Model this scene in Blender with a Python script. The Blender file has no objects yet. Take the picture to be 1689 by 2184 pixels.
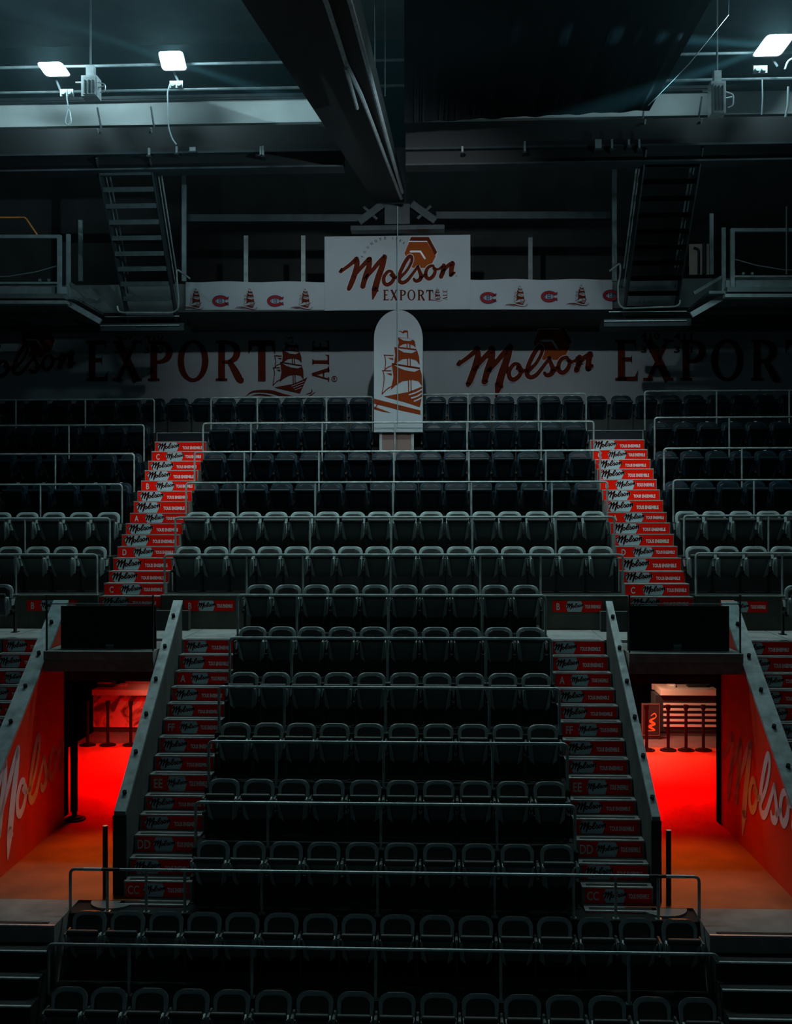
import bpy, bmesh, math, random
from mathutils import Vector, Matrix
random.seed(7)
S = bpy.context.scene
COL = S.collection
PI = math.pi

# ------------------------------------------------------------------ camera model
W, H, FPX = 1689.0, 2184.0, 2400.0
CX, CY, ROLL = 844.5, 1092.0, 0.0018
CAMZ = 7.0
PSI = math.atan(0.0444)
F_ = Vector((-math.sin(PSI), math.cos(PSI), 0.0))
R_ = Vector((math.cos(PSI), math.sin(PSI), 0.0))
U_ = Vector((0, 0, 1))
CAM = Vector((0, 0, CAMZ))

def ray(x, y):
    dx, dy = x - CX, CY - y
    dx, dy = dx + ROLL * dy, dy - ROLL * dx
    return F_ + R_ * (dx / FPX) + U_ * (dy / FPX)

def P(x, y, Y):                      # image point -> place on the vertical plane at depth Y
    d = ray(x, y)
    return CAM + d * (Y / d.y)

def PZ(x, y, z):                     # image point -> place on the level plane at height z
    d = ray(x, y)
    return CAM + d * ((z - CAMZ) / d.z)

def XU(u, Y):                        # aisles run at a slight angle to the rows
    return u - 0.02338 * Y

# ------------------------------------------------------------------ materials
def new_mat(name):
    m = bpy.data.materials.new(name)
    m.use_nodes = True
    return m, m.node_tree, m.node_tree.nodes['Principled BSDF']

def mat(name, col, rough=0.6, metal=0.0, noise=0.0, scale=8.0, bump=0.0, spec=0.5):
    m, nt, b = new_mat(name)
    b.inputs['Roughness'].default_value = rough
    b.inputs['Metallic'].default_value = metal
    b.inputs['Specular IOR Level'].default_value = spec
    c = (col[0], col[1], col[2], 1)
    b.inputs['Base Color'].default_value = c
    if noise > 0 or bump > 0:
        tc = nt.nodes.new('ShaderNodeTexCoord')
        nz = nt.nodes.new('ShaderNodeTexNoise')
        nz.inputs['Scale'].default_value = scale
        nz.inputs['Detail'].default_value = 5
        nt.links.new(tc.outputs['Object'], nz.inputs['Vector'])
        if noise > 0:
            rp = nt.nodes.new('ShaderNodeValToRGB')
            rp.color_ramp.elements[0].position = 0.3
            rp.color_ramp.elements[1].position = 0.7
            rp.color_ramp.elements[0].color = (col[0]*(1-noise), col[1]*(1-noise), col[2]*(1-noise), 1)
            rp.color_ramp.elements[1].color = (min(1, col[0]*(1+noise)), min(1, col[1]*(1+noise)), min(1, col[2]*(1+noise)), 1)
            nt.links.new(nz.outputs['Fac'], rp.inputs['Fac'])
            nt.links.new(rp.outputs['Color'], b.inputs['Base Color'])
        if bump > 0:
            bp = nt.nodes.new('ShaderNodeBump')
            bp.inputs['Strength'].default_value = bump
            bp.inputs['Distance'].default_value = 0.02
            nt.links.new(nz.outputs['Fac'], bp.inputs['Height'])
            nt.links.new(bp.outputs['Normal'], b.inputs['Normal'])
    return m

def emit(name, col, s):
    m, nt, b = new_mat(name)
    b.inputs['Base Color'].default_value = (col[0], col[1], col[2], 1)
    b.inputs['Emission Color'].default_value = (col[0], col[1], col[2], 1)
    b.inputs['Emission Strength'].default_value = s
    return m

M = {}
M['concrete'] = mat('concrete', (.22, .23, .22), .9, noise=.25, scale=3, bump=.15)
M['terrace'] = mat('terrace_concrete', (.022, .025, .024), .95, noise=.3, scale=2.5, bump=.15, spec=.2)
M['concrete_dark'] = mat('dark_concrete', (.07, .075, .072), .9, noise=.25, scale=3, bump=.15)
M['nosing'] = mat('aluminium_nosing', (.55, .58, .57), .45, .6, noise=.2, scale=20)
M['grip'] = mat('black_grip_strip', (.015, .015, .015), .9)
M['lintel'] = mat('lintel_stone', (.22, .215, .20), .9, noise=.2, scale=6)
M['riserwall'] = mat('olive_wall', (.07, .08, .06), .85, noise=.2, scale=3)
M['armdark'] = mat('dark_arm_plastic', (.03, .04, .038), .5)
M['greenpan'] = mat('shaded_green_plastic', (.125, .152, .152), .45, noise=.12, scale=6)  # same plastic as the shell, darkened to put the pan's shade into its colour
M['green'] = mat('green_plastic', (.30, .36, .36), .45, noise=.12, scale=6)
M['greenpad'] = mat('dark_vinyl', (.022, .023, .021), .5, noise=.2, scale=9)
M['navy'] = mat('navy_plastic', (.006, .024, .038), .5, noise=.12, scale=6, spec=.15)
M['navypad'] = mat('navy_vinyl', (.003, .009, .014), .42, spec=.3)
M['post'] = mat('black_steel', (.02, .022, .022), .5, .3)
M['plate'] = mat('white_plate', (.75, .78, .8), .5)
M['rail'] = mat('painted_grey_rail', (.33, .39, .39), .38, .25, noise=.35, scale=5)
M['railtape'] = mat('white_tape', (.75, .75, .76), .6)
M['blacktape'] = mat('black_tape', (.02, .02, .02), .6)
M['red'] = mat('red_vinyl', (.95, .012, .003), .6, spec=0.0)
M['badge'] = mat('pale_blue_vinyl', (.40, .58, .62), .55, spec=.08)
M['ink'] = mat('dark_red_ink', (.035, .003, .003), .6, spec=.08)
M['white'] = mat('white_vinyl', (.85, .83, .84), .5, spec=.08)
M['letter'] = mat('grey_white_vinyl', (.62, .6, .62), .5, spec=.08)
M['banner'] = mat('banner_fabric', (.40, .445, .475), .8, noise=.05, scale=1.2, bump=.25, spec=.08)
M['brown'] = mat('brown_red_print', (.105, .016, .006), .75, spec=.08)
M['orange'] = mat('orange_print', (.30, .062, .012), .75, spec=.08)
M['outline'] = mat('pale_print_edge', (.55, .5, .5), .8, spec=.08)
M['black'] = mat('black_print', (.012, .012, .014), .7, spec=.08)
M['chred'] = mat('crimson_print', (.30, .02, .02), .7, spec=.08)
M['chblue'] = mat('blue_print', (.03, .05, .12), .7, spec=.08)
M['soffit'] = mat('dark_soffit', (.10, .12, .12), .9, noise=.15, scale=2)
M['steel'] = mat('dark_steel', (.022, .034, .040), .55, .3, noise=.3, scale=4)
M['blacksteel'] = mat('black_steel_plate', (.012, .015, .017), .6, .2)
M['platmetal'] = mat('catwalk_metal', (.30, .36, .38), .5, .3, noise=.2, scale=6)
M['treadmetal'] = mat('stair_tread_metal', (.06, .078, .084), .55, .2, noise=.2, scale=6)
M['postblack'] = mat('matt_black_post', (.006, .006, .006), .7, spec=.1)
M['steelgrey'] = mat('grey_steel', (.16, .20, .21), .5, .4, noise=.25, scale=5)
M['bright'] = mat('galvanised_steel', (.50, .56, .58), .35, .7, noise=.2, scale=9)
M['whitebeam'] = mat('white_painted_beam', (.52, .58, .58), .65, noise=.12, scale=1.5)
M['blackcloth'] = mat('black_drape', (.018, .022, .025), .95, spec=.05)
M['void'] = mat('unlit_black', (.0014, .0014, .0014), .95, spec=.0)  # shade put into the colour, for surfaces that should stay unlit
M['ceiling'] = mat('ceiling_deck', (.05, .075, .085), .9, noise=.4, scale=.7)
M['darkwall'] = mat('dark_wall', (.03, .035, .036), .9, noise=.2, scale=2)
M['redwall'] = mat('red_painted_wall', (.66, .042, .015), .5, noise=.12, scale=2.5)
M['mural'] = mat('mural_white_paint', (.72, .66, .68), .6, noise=.08, scale=6)
M['cap'] = mat('parapet_cap_stone', (.23, .28, .285), .55, noise=.3, scale=7, bump=.3)
M['vomfloor'] = mat('brick_brown_floor', (.27, .075, .018), .6, noise=.3, scale=1.6, bump=.1)
M['counter'] = mat('laminate_counter', (.68, .50, .40), .5)
M['brownbase'] = mat('brown_plinth', (.22, .15, .13), .8)
M['tiles'] = mat('dark_floor_tiles', (.10, .07, .06), .8, noise=.2, scale=3)
M['sail'] = mat('rust_print', (.20, .032, .007), .75, spec=.08)
M['orangebar'] = mat('orange_bar', (.55, .2, .04), .5)
M['wire'] = mat('fine_wire', (.22, .30, .32), .5, .2)
M['cable'] = mat('grey_cable', (.45, .55, .58), .4, .5)

def glass_mat():
    m, nt, b = new_mat('clear_glass')
    out = nt.nodes['Material Output']
    tr = nt.nodes.new('ShaderNodeBsdfTransparent')
    tr.inputs['Color'].default_value = (.80, .86, .86, 1)
    gl = nt.nodes.new('ShaderNodeBsdfGlossy')
    gl.inputs['Roughness'].default_value = .08
    mx = nt.nodes.new('ShaderNodeMixShader')
    mx.inputs['Fac'].default_value = .05
    nt.links.new(tr.outputs[0], mx.inputs[1])
    nt.links.new(gl.outputs[0], mx.inputs[2])
    nt.links.new(mx.outputs[0], out.inputs['Surface'])
    return m
M['glass'] = glass_mat()

def mural_panel_mat():
    m, nt, b = new_mat('red_stained_panel')
    tc = nt.nodes.new('ShaderNodeTexCoord')
    nz = nt.nodes.new('ShaderNodeTexNoise')
    nz.inputs['Scale'].default_value = 2.2
    nz.inputs['Detail'].default_value = 6
    nz.inputs['Distortion'].default_value = 1.5
    rp = nt.nodes.new('ShaderNodeValToRGB')
    rp.color_ramp.elements[0].position = .36
    rp.color_ramp.elements[0].color = (.12, .02, .02, 1)
    rp.color_ramp.elements[1].position = .5
    rp.color_ramp.elements[1].color = (.8, .25, .2, 1)
    nt.links.new(tc.outputs['Object'], nz.inputs['Vector'])
    nt.links.new(nz.outputs['Fac'], rp.inputs['Fac'])
    nt.links.new(rp.outputs['Color'], b.inputs['Base Color'])
    b.inputs['Roughness'].default_value = .7
    return m
M['stained'] = mural_panel_mat()

# ------------------------------------------------------------------ objects
def tag(o, label=None, cat=None, group=None, kind=None):
    if label: o['label'] = label
    if cat: o['category'] = cat
    if group: o['group'] = group
    if kind: o['kind'] = kind
    return o

def empty(name, loc, label, cat, group=None, rz=0.0):
    o = bpy.data.objects.new(name, None)
    o.empty_display_size = .1
    COL.objects.link(o)
    o.location = loc
    o.rotation_euler = (0, 0, rz)
    return tag(o, label, cat, group)

def mesh_of(name, bm, m, smooth=False):
    bmesh.ops.recalc_face_normals(bm, faces=bm.faces[:])
    me = bpy.data.meshes.new(name)
    bm.to_mesh(me)
    bm.free()
    me.materials.append(m)
    if smooth:
        me.shade_smooth()
        try:
            me.set_sharp_from_angle(angle=math.radians(38))
        except Exception:
            pass
    return me

def obj(name, bm, m, parent=None, smooth=False, loc=None):
    me = bm if isinstance(bm, bpy.types.Mesh) else mesh_of(name, bm, m, smooth)
    o = bpy.data.objects.new(name, me)
    COL.objects.link(o)
    if parent: o.parent = parent
    if loc is not None: o.location = loc
    return o

def struct(name, bm, m, smooth=False):
    return tag(obj(name, bm, m, None, smooth), kind='structure')

def local(parent, pts):
    return [p - parent.location for p in pts]

def box(bm, c, s, rot=None):
    mx = Matrix.Translation(Vector(c))
    if rot is not None: mx = mx @ rot
    mx = mx @ Matrix.Diagonal((s[0], s[1], s[2], 1))
    return bmesh.ops.create_cube(bm, size=1, matrix=mx)['verts']

def boxb(bm, x0, x1, y0, y1, z0, z1):
    return box(bm, ((x0+x1)/2, (y0+y1)/2, (z0+z1)/2), (abs(x1-x0), abs(y1-y0), abs(z1-z0)))

def hexa(bm, a, b):                   # solid between two matching polygons
    va = [bm.verts.new(p) for p in a]
    vb = [bm.verts.new(p) for p in b]
    n = len(a)
    bm.faces.new(va)
    bm.faces.new(vb[::-1])
    for i in range(n):
        bm.faces.new((va[i], vb[i], vb[(i+1) % n], va[(i+1) % n]))

def tube(bm, pts, r, seg=8, cap=True):
    pts = [Vector(p) for p in pts]
    rings = []
    n = len(pts)
    up = None
    for i, p in enumerate(pts):
        if i == 0: t = pts[1] - pts[0]
        elif i == n-1: t = pts[-1] - pts[-2]
        else: t = (pts[i+1] - p).normalized() + (p - pts[i-1]).normalized()
        t.normalize()
        if up is None:
            up = Vector((0, 1, 0)) if abs(t.y) < .9 else Vector((1, 0, 0))
        a = t.cross(up).normalized()
        b = a.cross(t).normalized()
        up = b
        rr = r[i] if isinstance(r, (list, tuple)) else r
        rings.append([bm.verts.new(p + (a*math.cos(2*PI*k/seg) + b*math.sin(2*PI*k/seg))*rr) for k in range(seg)])
    for i in range(n-1):
        for k in range(seg):
            bm.faces.new((rings[i][k], rings[i][(k+1) % seg], rings[i+1][(k+1) % seg], rings[i+1][k]))
    if cap:
        bm.faces.new(rings[0][::-1])
        bm.faces.new(rings[-1])

def bend(pts, rad, n=4):              # round the corners of a path
    pts = [Vector(p) for p in pts]
    out = [pts[0]]
    for i in range(1, len(pts)-1):
        p, a, b = pts[i], pts[i-1], pts[i+1]
        ra = min(rad, (a-p).length*.45); rb = min(rad, (b-p).length*.45)
        s, e = p + (a-p).normalized()*ra, p + (b-p).normalized()*rb
        for k in range(n+1):
            t = k/n
            out.append(s*(1-t)**2 + p*2*t*(1-t) + e*t*t)
    out.append(pts[-1])
    return out

def cyl(bm, a, b, r, seg=12):
    tube(bm, [a, b], r, seg)

def beam(bm, a, b, w, h):             # rectangular bar from a to b
    a, b = Vector(a), Vector(b)
    t = (b-a).normalized()
    side = t.cross(Vector((0, 0, 1)))
    if side.length < 1e-3: side = Vector((1, 0, 0))
    side.normalize()
    up = side.cross(t).normalized()
    q = [side*w/2 + up*h/2, -side*w/2 + up*h/2, -side*w/2 - up*h/2, side*w/2 - up*h/2]
    hexa(bm, [a+v for v in q], [b+v for v in q])

# ---- flat artwork: 2-D shapes gathered in (x right, y up), laid on a surface with a map function
class Art:
    def __init__(self):
        self.v, self.f = [], []
    def poly(self, pts):
        i = len(self.v)
        self.v += [tuple(p[:2]) for p in pts]
        self.f.append(tuple(range(i, i+len(pts))))
        return self
    def stroke(self, pts, w=None, n=6, caps=True, smooth=True):
        q = [(p[0], p[1], p[2] if len(p) > 2 else w) for p in pts]
        if smooth and len(q) > 2:
            o = []
            for i in range(len(q)-1):
                p0, p1, p2, p3 = q[max(i-1, 0)], q[i], q[i+1], q[min(i+2, len(q)-1)]
                for k in range(n):
                    t = k/n
                    o.append(tuple(.5*((2*p1[j]) + (-p0[j]+p2[j])*t + (2*p0[j]-5*p1[j]+4*p2[j]-p3[j])*t*t + (-p0[j]+3*p1[j]-3*p2[j]+p3[j])*t**3) for j in range(3)))
            o.append(q[-1])
            q = o
        L, Rr = [], []
        for i, (x, y, ww) in enumerate(q):
            a, b = q[max(i-1, 0)], q[min(i+1, len(q)-1)]
            dx, dy = b[0]-a[0], b[1]-a[1]
            l = math.hypot(dx, dy) or 1
            nx, ny = -dy/l*ww/2, dx/l*ww/2
            L.append((x+nx, y+ny)); Rr.append((x-nx, y-ny))
        for i in range(len(q)-1):
            self.poly([L[i], L[i+1], Rr[i+1], Rr[i]])
        if caps:
            for (x, y, ww) in (q[0], q[-1]):
                self.poly([(x+ww/2*math.cos(2*PI*k/10), y+ww/2*math.sin(2*PI*k/10)) for k in range(10)])
        return self
    def ring(self, cx, cy, rx, ry, w, a0=0, a1=2*PI, n=28):
        pts = [(cx+rx*math.cos(a0+(a1-a0)*k/n), cy+ry*math.sin(a0+(a1-a0)*k/n), w) for k in range(n+1)]
        return self.stroke(pts, caps=False, smooth=False)
    def add(self, other, sx=1, sy=None, ox=0, oy=0, rot=0):
        sy = sx if sy is None else sy
        i = len(self.v)
        c, s = math.cos(rot), math.sin(rot)
        for (x, y) in other.v:
            x, y = x*sx, y*sy
            self.v.append((x*c - y*s + ox, x*s + y*c + oy))
        self.f += [tuple(k+i for k in f) for f in other.f]
        return self
    def clip(self, x0=None, x1=None):
        bm = bmesh.new()
        vs = [bm.verts.new((x, y, 0)) for x, y in self.v]
        for f in self.f:
            try: bm.faces.new([vs[k] for k in f])
            except ValueError: pass
        for (lim, no) in ((x0, (-1, 0, 0)), (x1, (1, 0, 0))):
            if lim is not None:
                bmesh.ops.bisect_plane(bm, geom=bm.verts[:]+bm.edges[:]+bm.faces[:], plane_co=(lim, 0, 0), plane_no=no, clear_outer=True)
        bm.verts.index_update()
        r = Art()
        r.v = [(v.co.x, v.co.y) for v in bm.verts]
        r.f = [tuple(v.index for v in f.verts) for f in bm.faces]
        bm.free()
        return r
    def build(self, name, m, parent, fn):
        me = bpy.data.meshes.new(name)
        me.from_pydata([tuple(fn(x, y)) for x, y in self.v], [], self.f)
        me.update()
        bm = bmesh.new(); bm.from_mesh(me)
        bmesh.ops.triangulate(bm, faces=[f for f in bm.faces if len(f.verts) > 4])
        bm.to_mesh(me); bm.free()
        me.materials.append(m)
        o = bpy.data.objects.new(name, me)
        COL.objects.link(o)
        if parent: o.parent = parent
        return o

_txt = {}
def text_art(s, bold=0.0, cond=1.0, spacing=1.0):
    """unit-height capitals, starting at x = 0"""
    key = (s, bold, cond, spacing)
    if key in _txt: return _txt[key]
    cu = bpy.data.curves.new('t', 'FONT')
    cu.body = s; cu.size = 1.0; cu.offset = bold; cu.space_character = spacing
    cu.resolution_u = 3
    ob = bpy.data.objects.new('t', cu)
    COL.objects.link(ob)
    bpy.context.view_layer.update()
    me = bpy.data.meshes.new_from_object(ob.evaluated_get(bpy.context.evaluated_depsgraph_get()))
    a = Art()
    a.v = [(v.co.x, v.co.y) for v in me.vertices]
    a.f = [tuple(p.vertices) for p in me.polygons]
    bpy.data.objects.remove(ob); bpy.data.curves.remove(cu); bpy.data.meshes.remove(me)
    x0 = min(v[0] for v in a.v); x1 = max(v[0] for v in a.v)
    y0 = min(v[1] for v in a.v); y1 = max(v[1] for v in a.v)
    k = 1.0/(y1-y0)
    a.v = [((x-x0)*k*cond, (y-y0)*k) for x, y in a.v]
    a.w = (x1-x0)*k*cond
    _txt[key] = a
    return a

# ---- the script word: traced strokes (x, y down, width)
SCRIPT = [
 [(205,405,12),(188,448,34),(215,428,38),(300,365,42),(372,298,46)],
 [(372,302,50),(378,360,56),(348,480,62),(305,595,58),(284,640,46)],
 [(340,500,34),(420,402,46),(515,302,52)],
 [(518,302,54),(512,380,60),(472,500,64),(440,612,56)],
 [(462,530,34),(550,430,44),(620,345,50),(685,278,48)],
 [(688,278,52),(662,380,66),(612,520,70),(580,640,72),(566,700,50),(552,757,14)],
 [(575,640,60),(612,662,20)],
 [(775,470,22),(768,446,32),(725,444,36),(680,505,40),(682,570,44),(720,592,44),(770,560,42),(795,505,38),(780,470,30),(752,482,22)],
 [(760,490,26),(800,512,26),(840,502,30)],
 [(848,505,38),(868,440,42),(920,335,44),(968,272,42),(994,292,36),(984,350,32),(932,440,32),(864,510,36),(850,545,44),(885,570,44),(940,545,40),(1005,465,34),(1062,388,30)],
 [(1062,388,30),(1080,440,40),(1098,495,48),(1080,538,46),(1035,550,38),(1016,525,26)],
 [(1090,512,34),(1150,478,30)],
 [(1240,385,22),(1225,378,32),(1180,396,36),(1152,450,40),(1156,505,44),(1195,525,44),(1240,485,42),(1258,425,36),(1240,400,26)],
 [(1245,412,28),(1290,418,28),(1335,392,34)],
 [(1352,372,44),(1345,440,54),(1322,502,50)],
 [(1338,455,34),(1400,378,42),(1452,348,44)],
 [(1452,352,54),(1438,430,54),(1434,480,50)],[(1434,485,40),(1475,455,26)],
]
def script_art(extra=0.0, upto=99):
    a = Art()
    for st in SCRIPT[:upto]:
        a.stroke([(x, -y, w+extra) for x, y, w in st], n=5)
    return a
SCR_IN, SCR_OUT = script_art(), script_art(16)
SGN_IN, SGN_OUT = script_art(10), script_art(34)
CHIP = Art().poly([(965,-110),(1165,-110),(1262,-272),(1195,-405),(1000,-402),(910,-240)])
CHIPD = Art().poly([(985,-55),(1185,-55),(1278,-225),(1255,-262),(1165,-102),(965,-98)])
CHIPO = Art().poly([(978,-45),(1192,-45),(1290,-225),(1272,-290),(1203,-416),(996,-412),(898,-240)])
CHIPW = Art().stroke([(980,-218,22),(1090,-218,22),(1140,-295,22)], smooth=False).stroke([(966,-105,12),(1162,-105,12)])  # white chevron and top line printed on the hexagon
SPLASH = Art().stroke([(1008,-275,10),(1012,-310,16),(998,-360,14),(985,-380,8)])

# ---- serif capitals (unit height, x right)
def serif(ch):
    a = Art()
    def st(*p, w=.2): a.stroke([(x, y) for x, y in p], w, caps=False, smooth=False)
    def sf(x, y, l=.34, w=.07): a.stroke([(x-l/2, y), (x+l/2, y)], w, caps=False, smooth=False)
    if ch in 'ELPR':
        st((.2, 0), (.2, 1)); sf(.2, .035); sf(.2, .965)
    if ch == 'E':
        st((.1, .95), (.62, .95), w=.1); st((.1, .05), (.66, .05), w=.1); st((.2, .52), (.5, .52), w=.1)
        a.poly([(.62, 1), (.55, .9), (.62, .74)]).poly([(.68, .26), (.58, .1), (.64, 0)]).poly([(.5, .64), (.46, .52), (.5, .4)])
        a.wd = .74
    elif ch == 'L':
        st((.1, .05), (.62, .05), w=.1); a.poly([(.64, .3), (.54, .1), (.6, 0)]); a.wd = .7
    elif ch == 'X':
        st((.1, 1), (.68, 0), w=.22); st((.66, 1), (.1, 0), w=.11)
        for x, y in ((.1, .965), (.68, .965), (.1, .035), (.68, .035)): sf(x, y, .28)
        a.wd = .86
    elif ch in 'PR':
        a.stroke([(.2, .95, .09), (.42, .94, .1), (.6, .86, .17), (.66, .72, .21), (.6, .57, .17), (.42, .48, .1), (.22, .47, .08)], caps=False)
        a.wd = .78
        if ch == 'R':
            a.stroke([(.42, .5, .12), (.58, .28, .19), (.74, .05, .2), (.86, .03, .08)], caps=False); a.wd = .88
    elif ch == 'O':
        n = 30
        for k in range(n):
            q = []
            for kk, ro in ((k, 1), (k+1, 1), (k+1, 0), (k, 0)):
                t = 2*PI*kk/n
                q.append((.47+(.46 if ro else .27)*math.cos(t), .5+(.52 if ro else .43)*math.sin(t)))
            a.poly(q)
        a.wd = 1.0
    elif ch == 'T':
        st((.4, 0), (.4, 1), w=.22); st((.02, .93), (.78, .93), w=.14)
        a.poly([(0, 1.0), (.12, .9), (.1, .8), (0, .66)]).poly([(.8, 1.0), (.8, .66), (.7, .8), (.68, .9)])
        a.wd = .84
    elif ch == 'A':
        st((.08, 0), (.36, 1), w=.09); st((.36, 1), (.68, 0), w=.2); st((.2, .33), (.56, .33), w=.08)
        sf(.08, .035, .28); sf(.68, .035, .34); a.wd = .82
    return a
def serif_word(w, gap=.14):
    a = Art(); x = 0
    for c in w:
        g = serif(c); a.add(g, ox=x); x += g.wd + gap
    a.w = x - gap
    return a

# ---- the sailing ship (x, y down)
def ship_art(full):
    a, wht = Art(), Art()
    n = lambda L: [(x, -y) for x, y in L]
    a.poly(n([(405,452),(560,468),(640,485),(668,520),(680,612),(640,572),(560,548),(480,562),(408,612),(425,530)]))
    a.poly(n([(358,600),(560,628),(700,650),(732,750),(740,872),(690,802),(590,770),(480,782),(400,832),(352,874),(372,720)]))
    a.poly(n([(320,848),(560,890),(740,920),(770,1010),(776,1192),(720,1112),(610,1090),(480,1112),(380,1172),(305,1242),(345,1050)]))
    wht.poly(n([(430,464),(545,472),(645,490),(590,512),(500,505)]))
    wht.poly(n([(388,618),(560,640),(694,657),(620,694),(500,680)]))
    wht.poly(n([(362,872),(560,908),(746,936),(660,973),(520,950),(430,915)]))
    for L in ([(405,604),(690,640)], [(322,850),(745,918)]): a.stroke([(x, -y) for x, y in L], 22, caps=False, smooth=False)
    for (x, y0, y1) in ((548,548,625),(590,548,630),(558,770,880),(596,770,888),(570,1090,1285),(608,1090,1280)):
        a.stroke([(x, -y0), (x+4, -y1)], 15, caps=False, smooth=False)
    a.poly(n([(405,362),(460,356),(480,372),(505,348),(562,354),(568,465),(553,465),(548,378),(512,380),(500,397),(475,392),(460,372)]))
    for L in ([(205,722),(342,728)], [(212,722),(228,830),(215,948)], [(215,948),(260,905),(330,875)], [(178,956),(308,956)], [(190,956),(206,1080),(176,1305)], [(176,1305),(250,1230),(322,1188)]):
        a.stroke([(x, -y) for x, y in L], 13)
    a.poly(n([(260,765),(342,765),(342,800)])); a.poly(n([(238,995),(318,995),(318,1032)]))
    if full:
        a.poly(n([(205,1342),(570,1275),(770,1190),(850,1140),(705,1458)]))
        for q in ([(540,1320),(790,1225)], [(575,1355),(770,1280)], [(610,1390),(735,1345)]): wht.stroke([(x, -y, 12) for x, y in q])
        a.stroke([(-360,-1520,4),(-250,-1440,30),(-100,-1415,40),(150,-1430,60),(400,-1500,52),(650,-1545,34),(850,-1530,26),(1010,-1430,5)])
        a.stroke([(-240,-1500,4),(-80,-1480,22),(120,-1510,24),(250,-1545,4)])
        a.stroke([(820,-1480,4),(930,-1440,20),(935,-1370,4)])
    else:
        a.poly(n([(205,1342),(570,1275),(776,1192),(776,1330),(742,1502),(560,1440)]))
        for q in ([(585,1315),(680,1285),(772,1238)], [(618,1365),(700,1340),(772,1296)], [(660,1412),(710,1392),(765,1362)]): wht.stroke([(x, -y, 20) for x, y in q])
        a.poly(n([(56,1375),(752,1552),(752,1614),(500,1560),(56,1448)]))
        a.poly(n([(56,1500),(110,1512),(305,1586),(200,1572),(56,1532)]))
        a.stroke([(110,-1452),(62,-1530)], 14)
    return a, wht
SHIP_F, SHIP_FW = ship_art(True)
SHIP_C, SHIP_CW = ship_art(False)

# ------------------------------------------------------------------ seating geometry
YR = [13.45, 14.3, 14.98, 15.72, 16.52, 17.35, 18.2, 19.05, 21.4, 22.6, 23.65, 24.6, 25.5, 26.4]
TOPY = [2122, 1955, 1800, 1666, 1545, 1436, 1338, 1248, 1165.5, 1091, 1028, 964, 903, 846]   # seat tops at the picture's middle
SC = [1.0]*8 + [1.06]*6
SEAT_H = .82
TOPZ = [P(844, TOPY[i], YR[i]).z for i in range(14)]
FZ = [TOPZ[i] - SEAT_H*SC[i] for i in range(14)]
NOSE = [YR[0]-.65] + [YR[i]+.24 for i in range(13)]
NOSE[8] = 20.6
YBACK = 28.5

SEATS = {
 ('c',0): [146.8,231,319.2,406.9,493.5,582.6,670.7,757.9,846.9,935.5,1024.5,1114.5,1204.5,1295.5,1391.2,1488.3],
 ('c',1): [190,271.8,353.8,435.3,516.3,599.2,682.6,765,847.4,931.7,1014.6,1099.4,1182.8,1269.4,1358,1449.4],
 ('c',2): [454.2,531.2,610.2,690.4,771.9,854.6,937.6,1020.3,1103.3,1188],
 ('c',3): [477.5,552,626.4,701.2,779.3,857.4,935.6,1014.3,1093,1171.8],
 ('c',4): [502,573,642,713.3,786.8,860.6,934.6,1008.9,1083,1157.4],
 ('c',5): [520.3,587.8,654.2,721.7,791.7,861.7,932,1002.4,1072.4,1143.3],
 ('c',6): [538.7,601.2,664.3,729.5,796,861,929,996,1063.5,1130.6],
 ('c',7): [553.7,614,674.3,736.5,799.9,863,927.2,991.4,1055.8,1120.7],
 ('c',8): [401.5,460.3,517.8,575,632,689,747,804.5,862.4,920,979,1036.5,1095,1155.7,1217,1281],
 ('c',9): [422,477,533,588.6,643.5,698.8,753.8,808.8,864,919.7,975.7,1031.7,1087,1145.5,1205,1265],
 ('c',10): [442.4,495.6,548,600.8,653.5,707,760,813,865.5,919,972,1026,1079.6,1134.8,1192,1249],
 ('c',11): [459.5,509.6,561,611,662.6,713.6,764.5,816,867,918,970,1021,1073,1126.4,1180.7,1236],
 ('c',12): [474,523,571,620,669,719,769,925,973,1024.6,1075,1124.6,1174,1225],
 ('c',13): [331,381,433,481.7,529.5,577,624.6,672,719.5,767.5,930,977,1025,1075,1124,1173,1221,1271,1325,1377],
 ('l',7): [0],
 ('l',8): [20,79.5,139,201],
 ('l',9): [-1,57,114,172,231],
 ('l',10): [36,91,146,202,257],
 ('l',11): [13,66,120,173.5,226.5,280],
 ('l',12): [3,53,102,152,201,251,299],
 ('l',13): [30,80,131,181,231,280],
 ('r',7): [1703],
 ('r',8): [1489,1549.5,1609.7,1671],
 ('r',9): [1465.6,1523,1581,1639.5,1698],
 ('r',10): [1442.7,1498,1553.6,1608.5,1665],
 ('r',11): [1420,1473.7,1527.5,1580,1632.6,1686],
 ('r',12): [1406.6,1457.7,1509,1561,1612.5,1664],
 ('r',13): [1429,1480,1530,1581,1632,1684],
}

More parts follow.
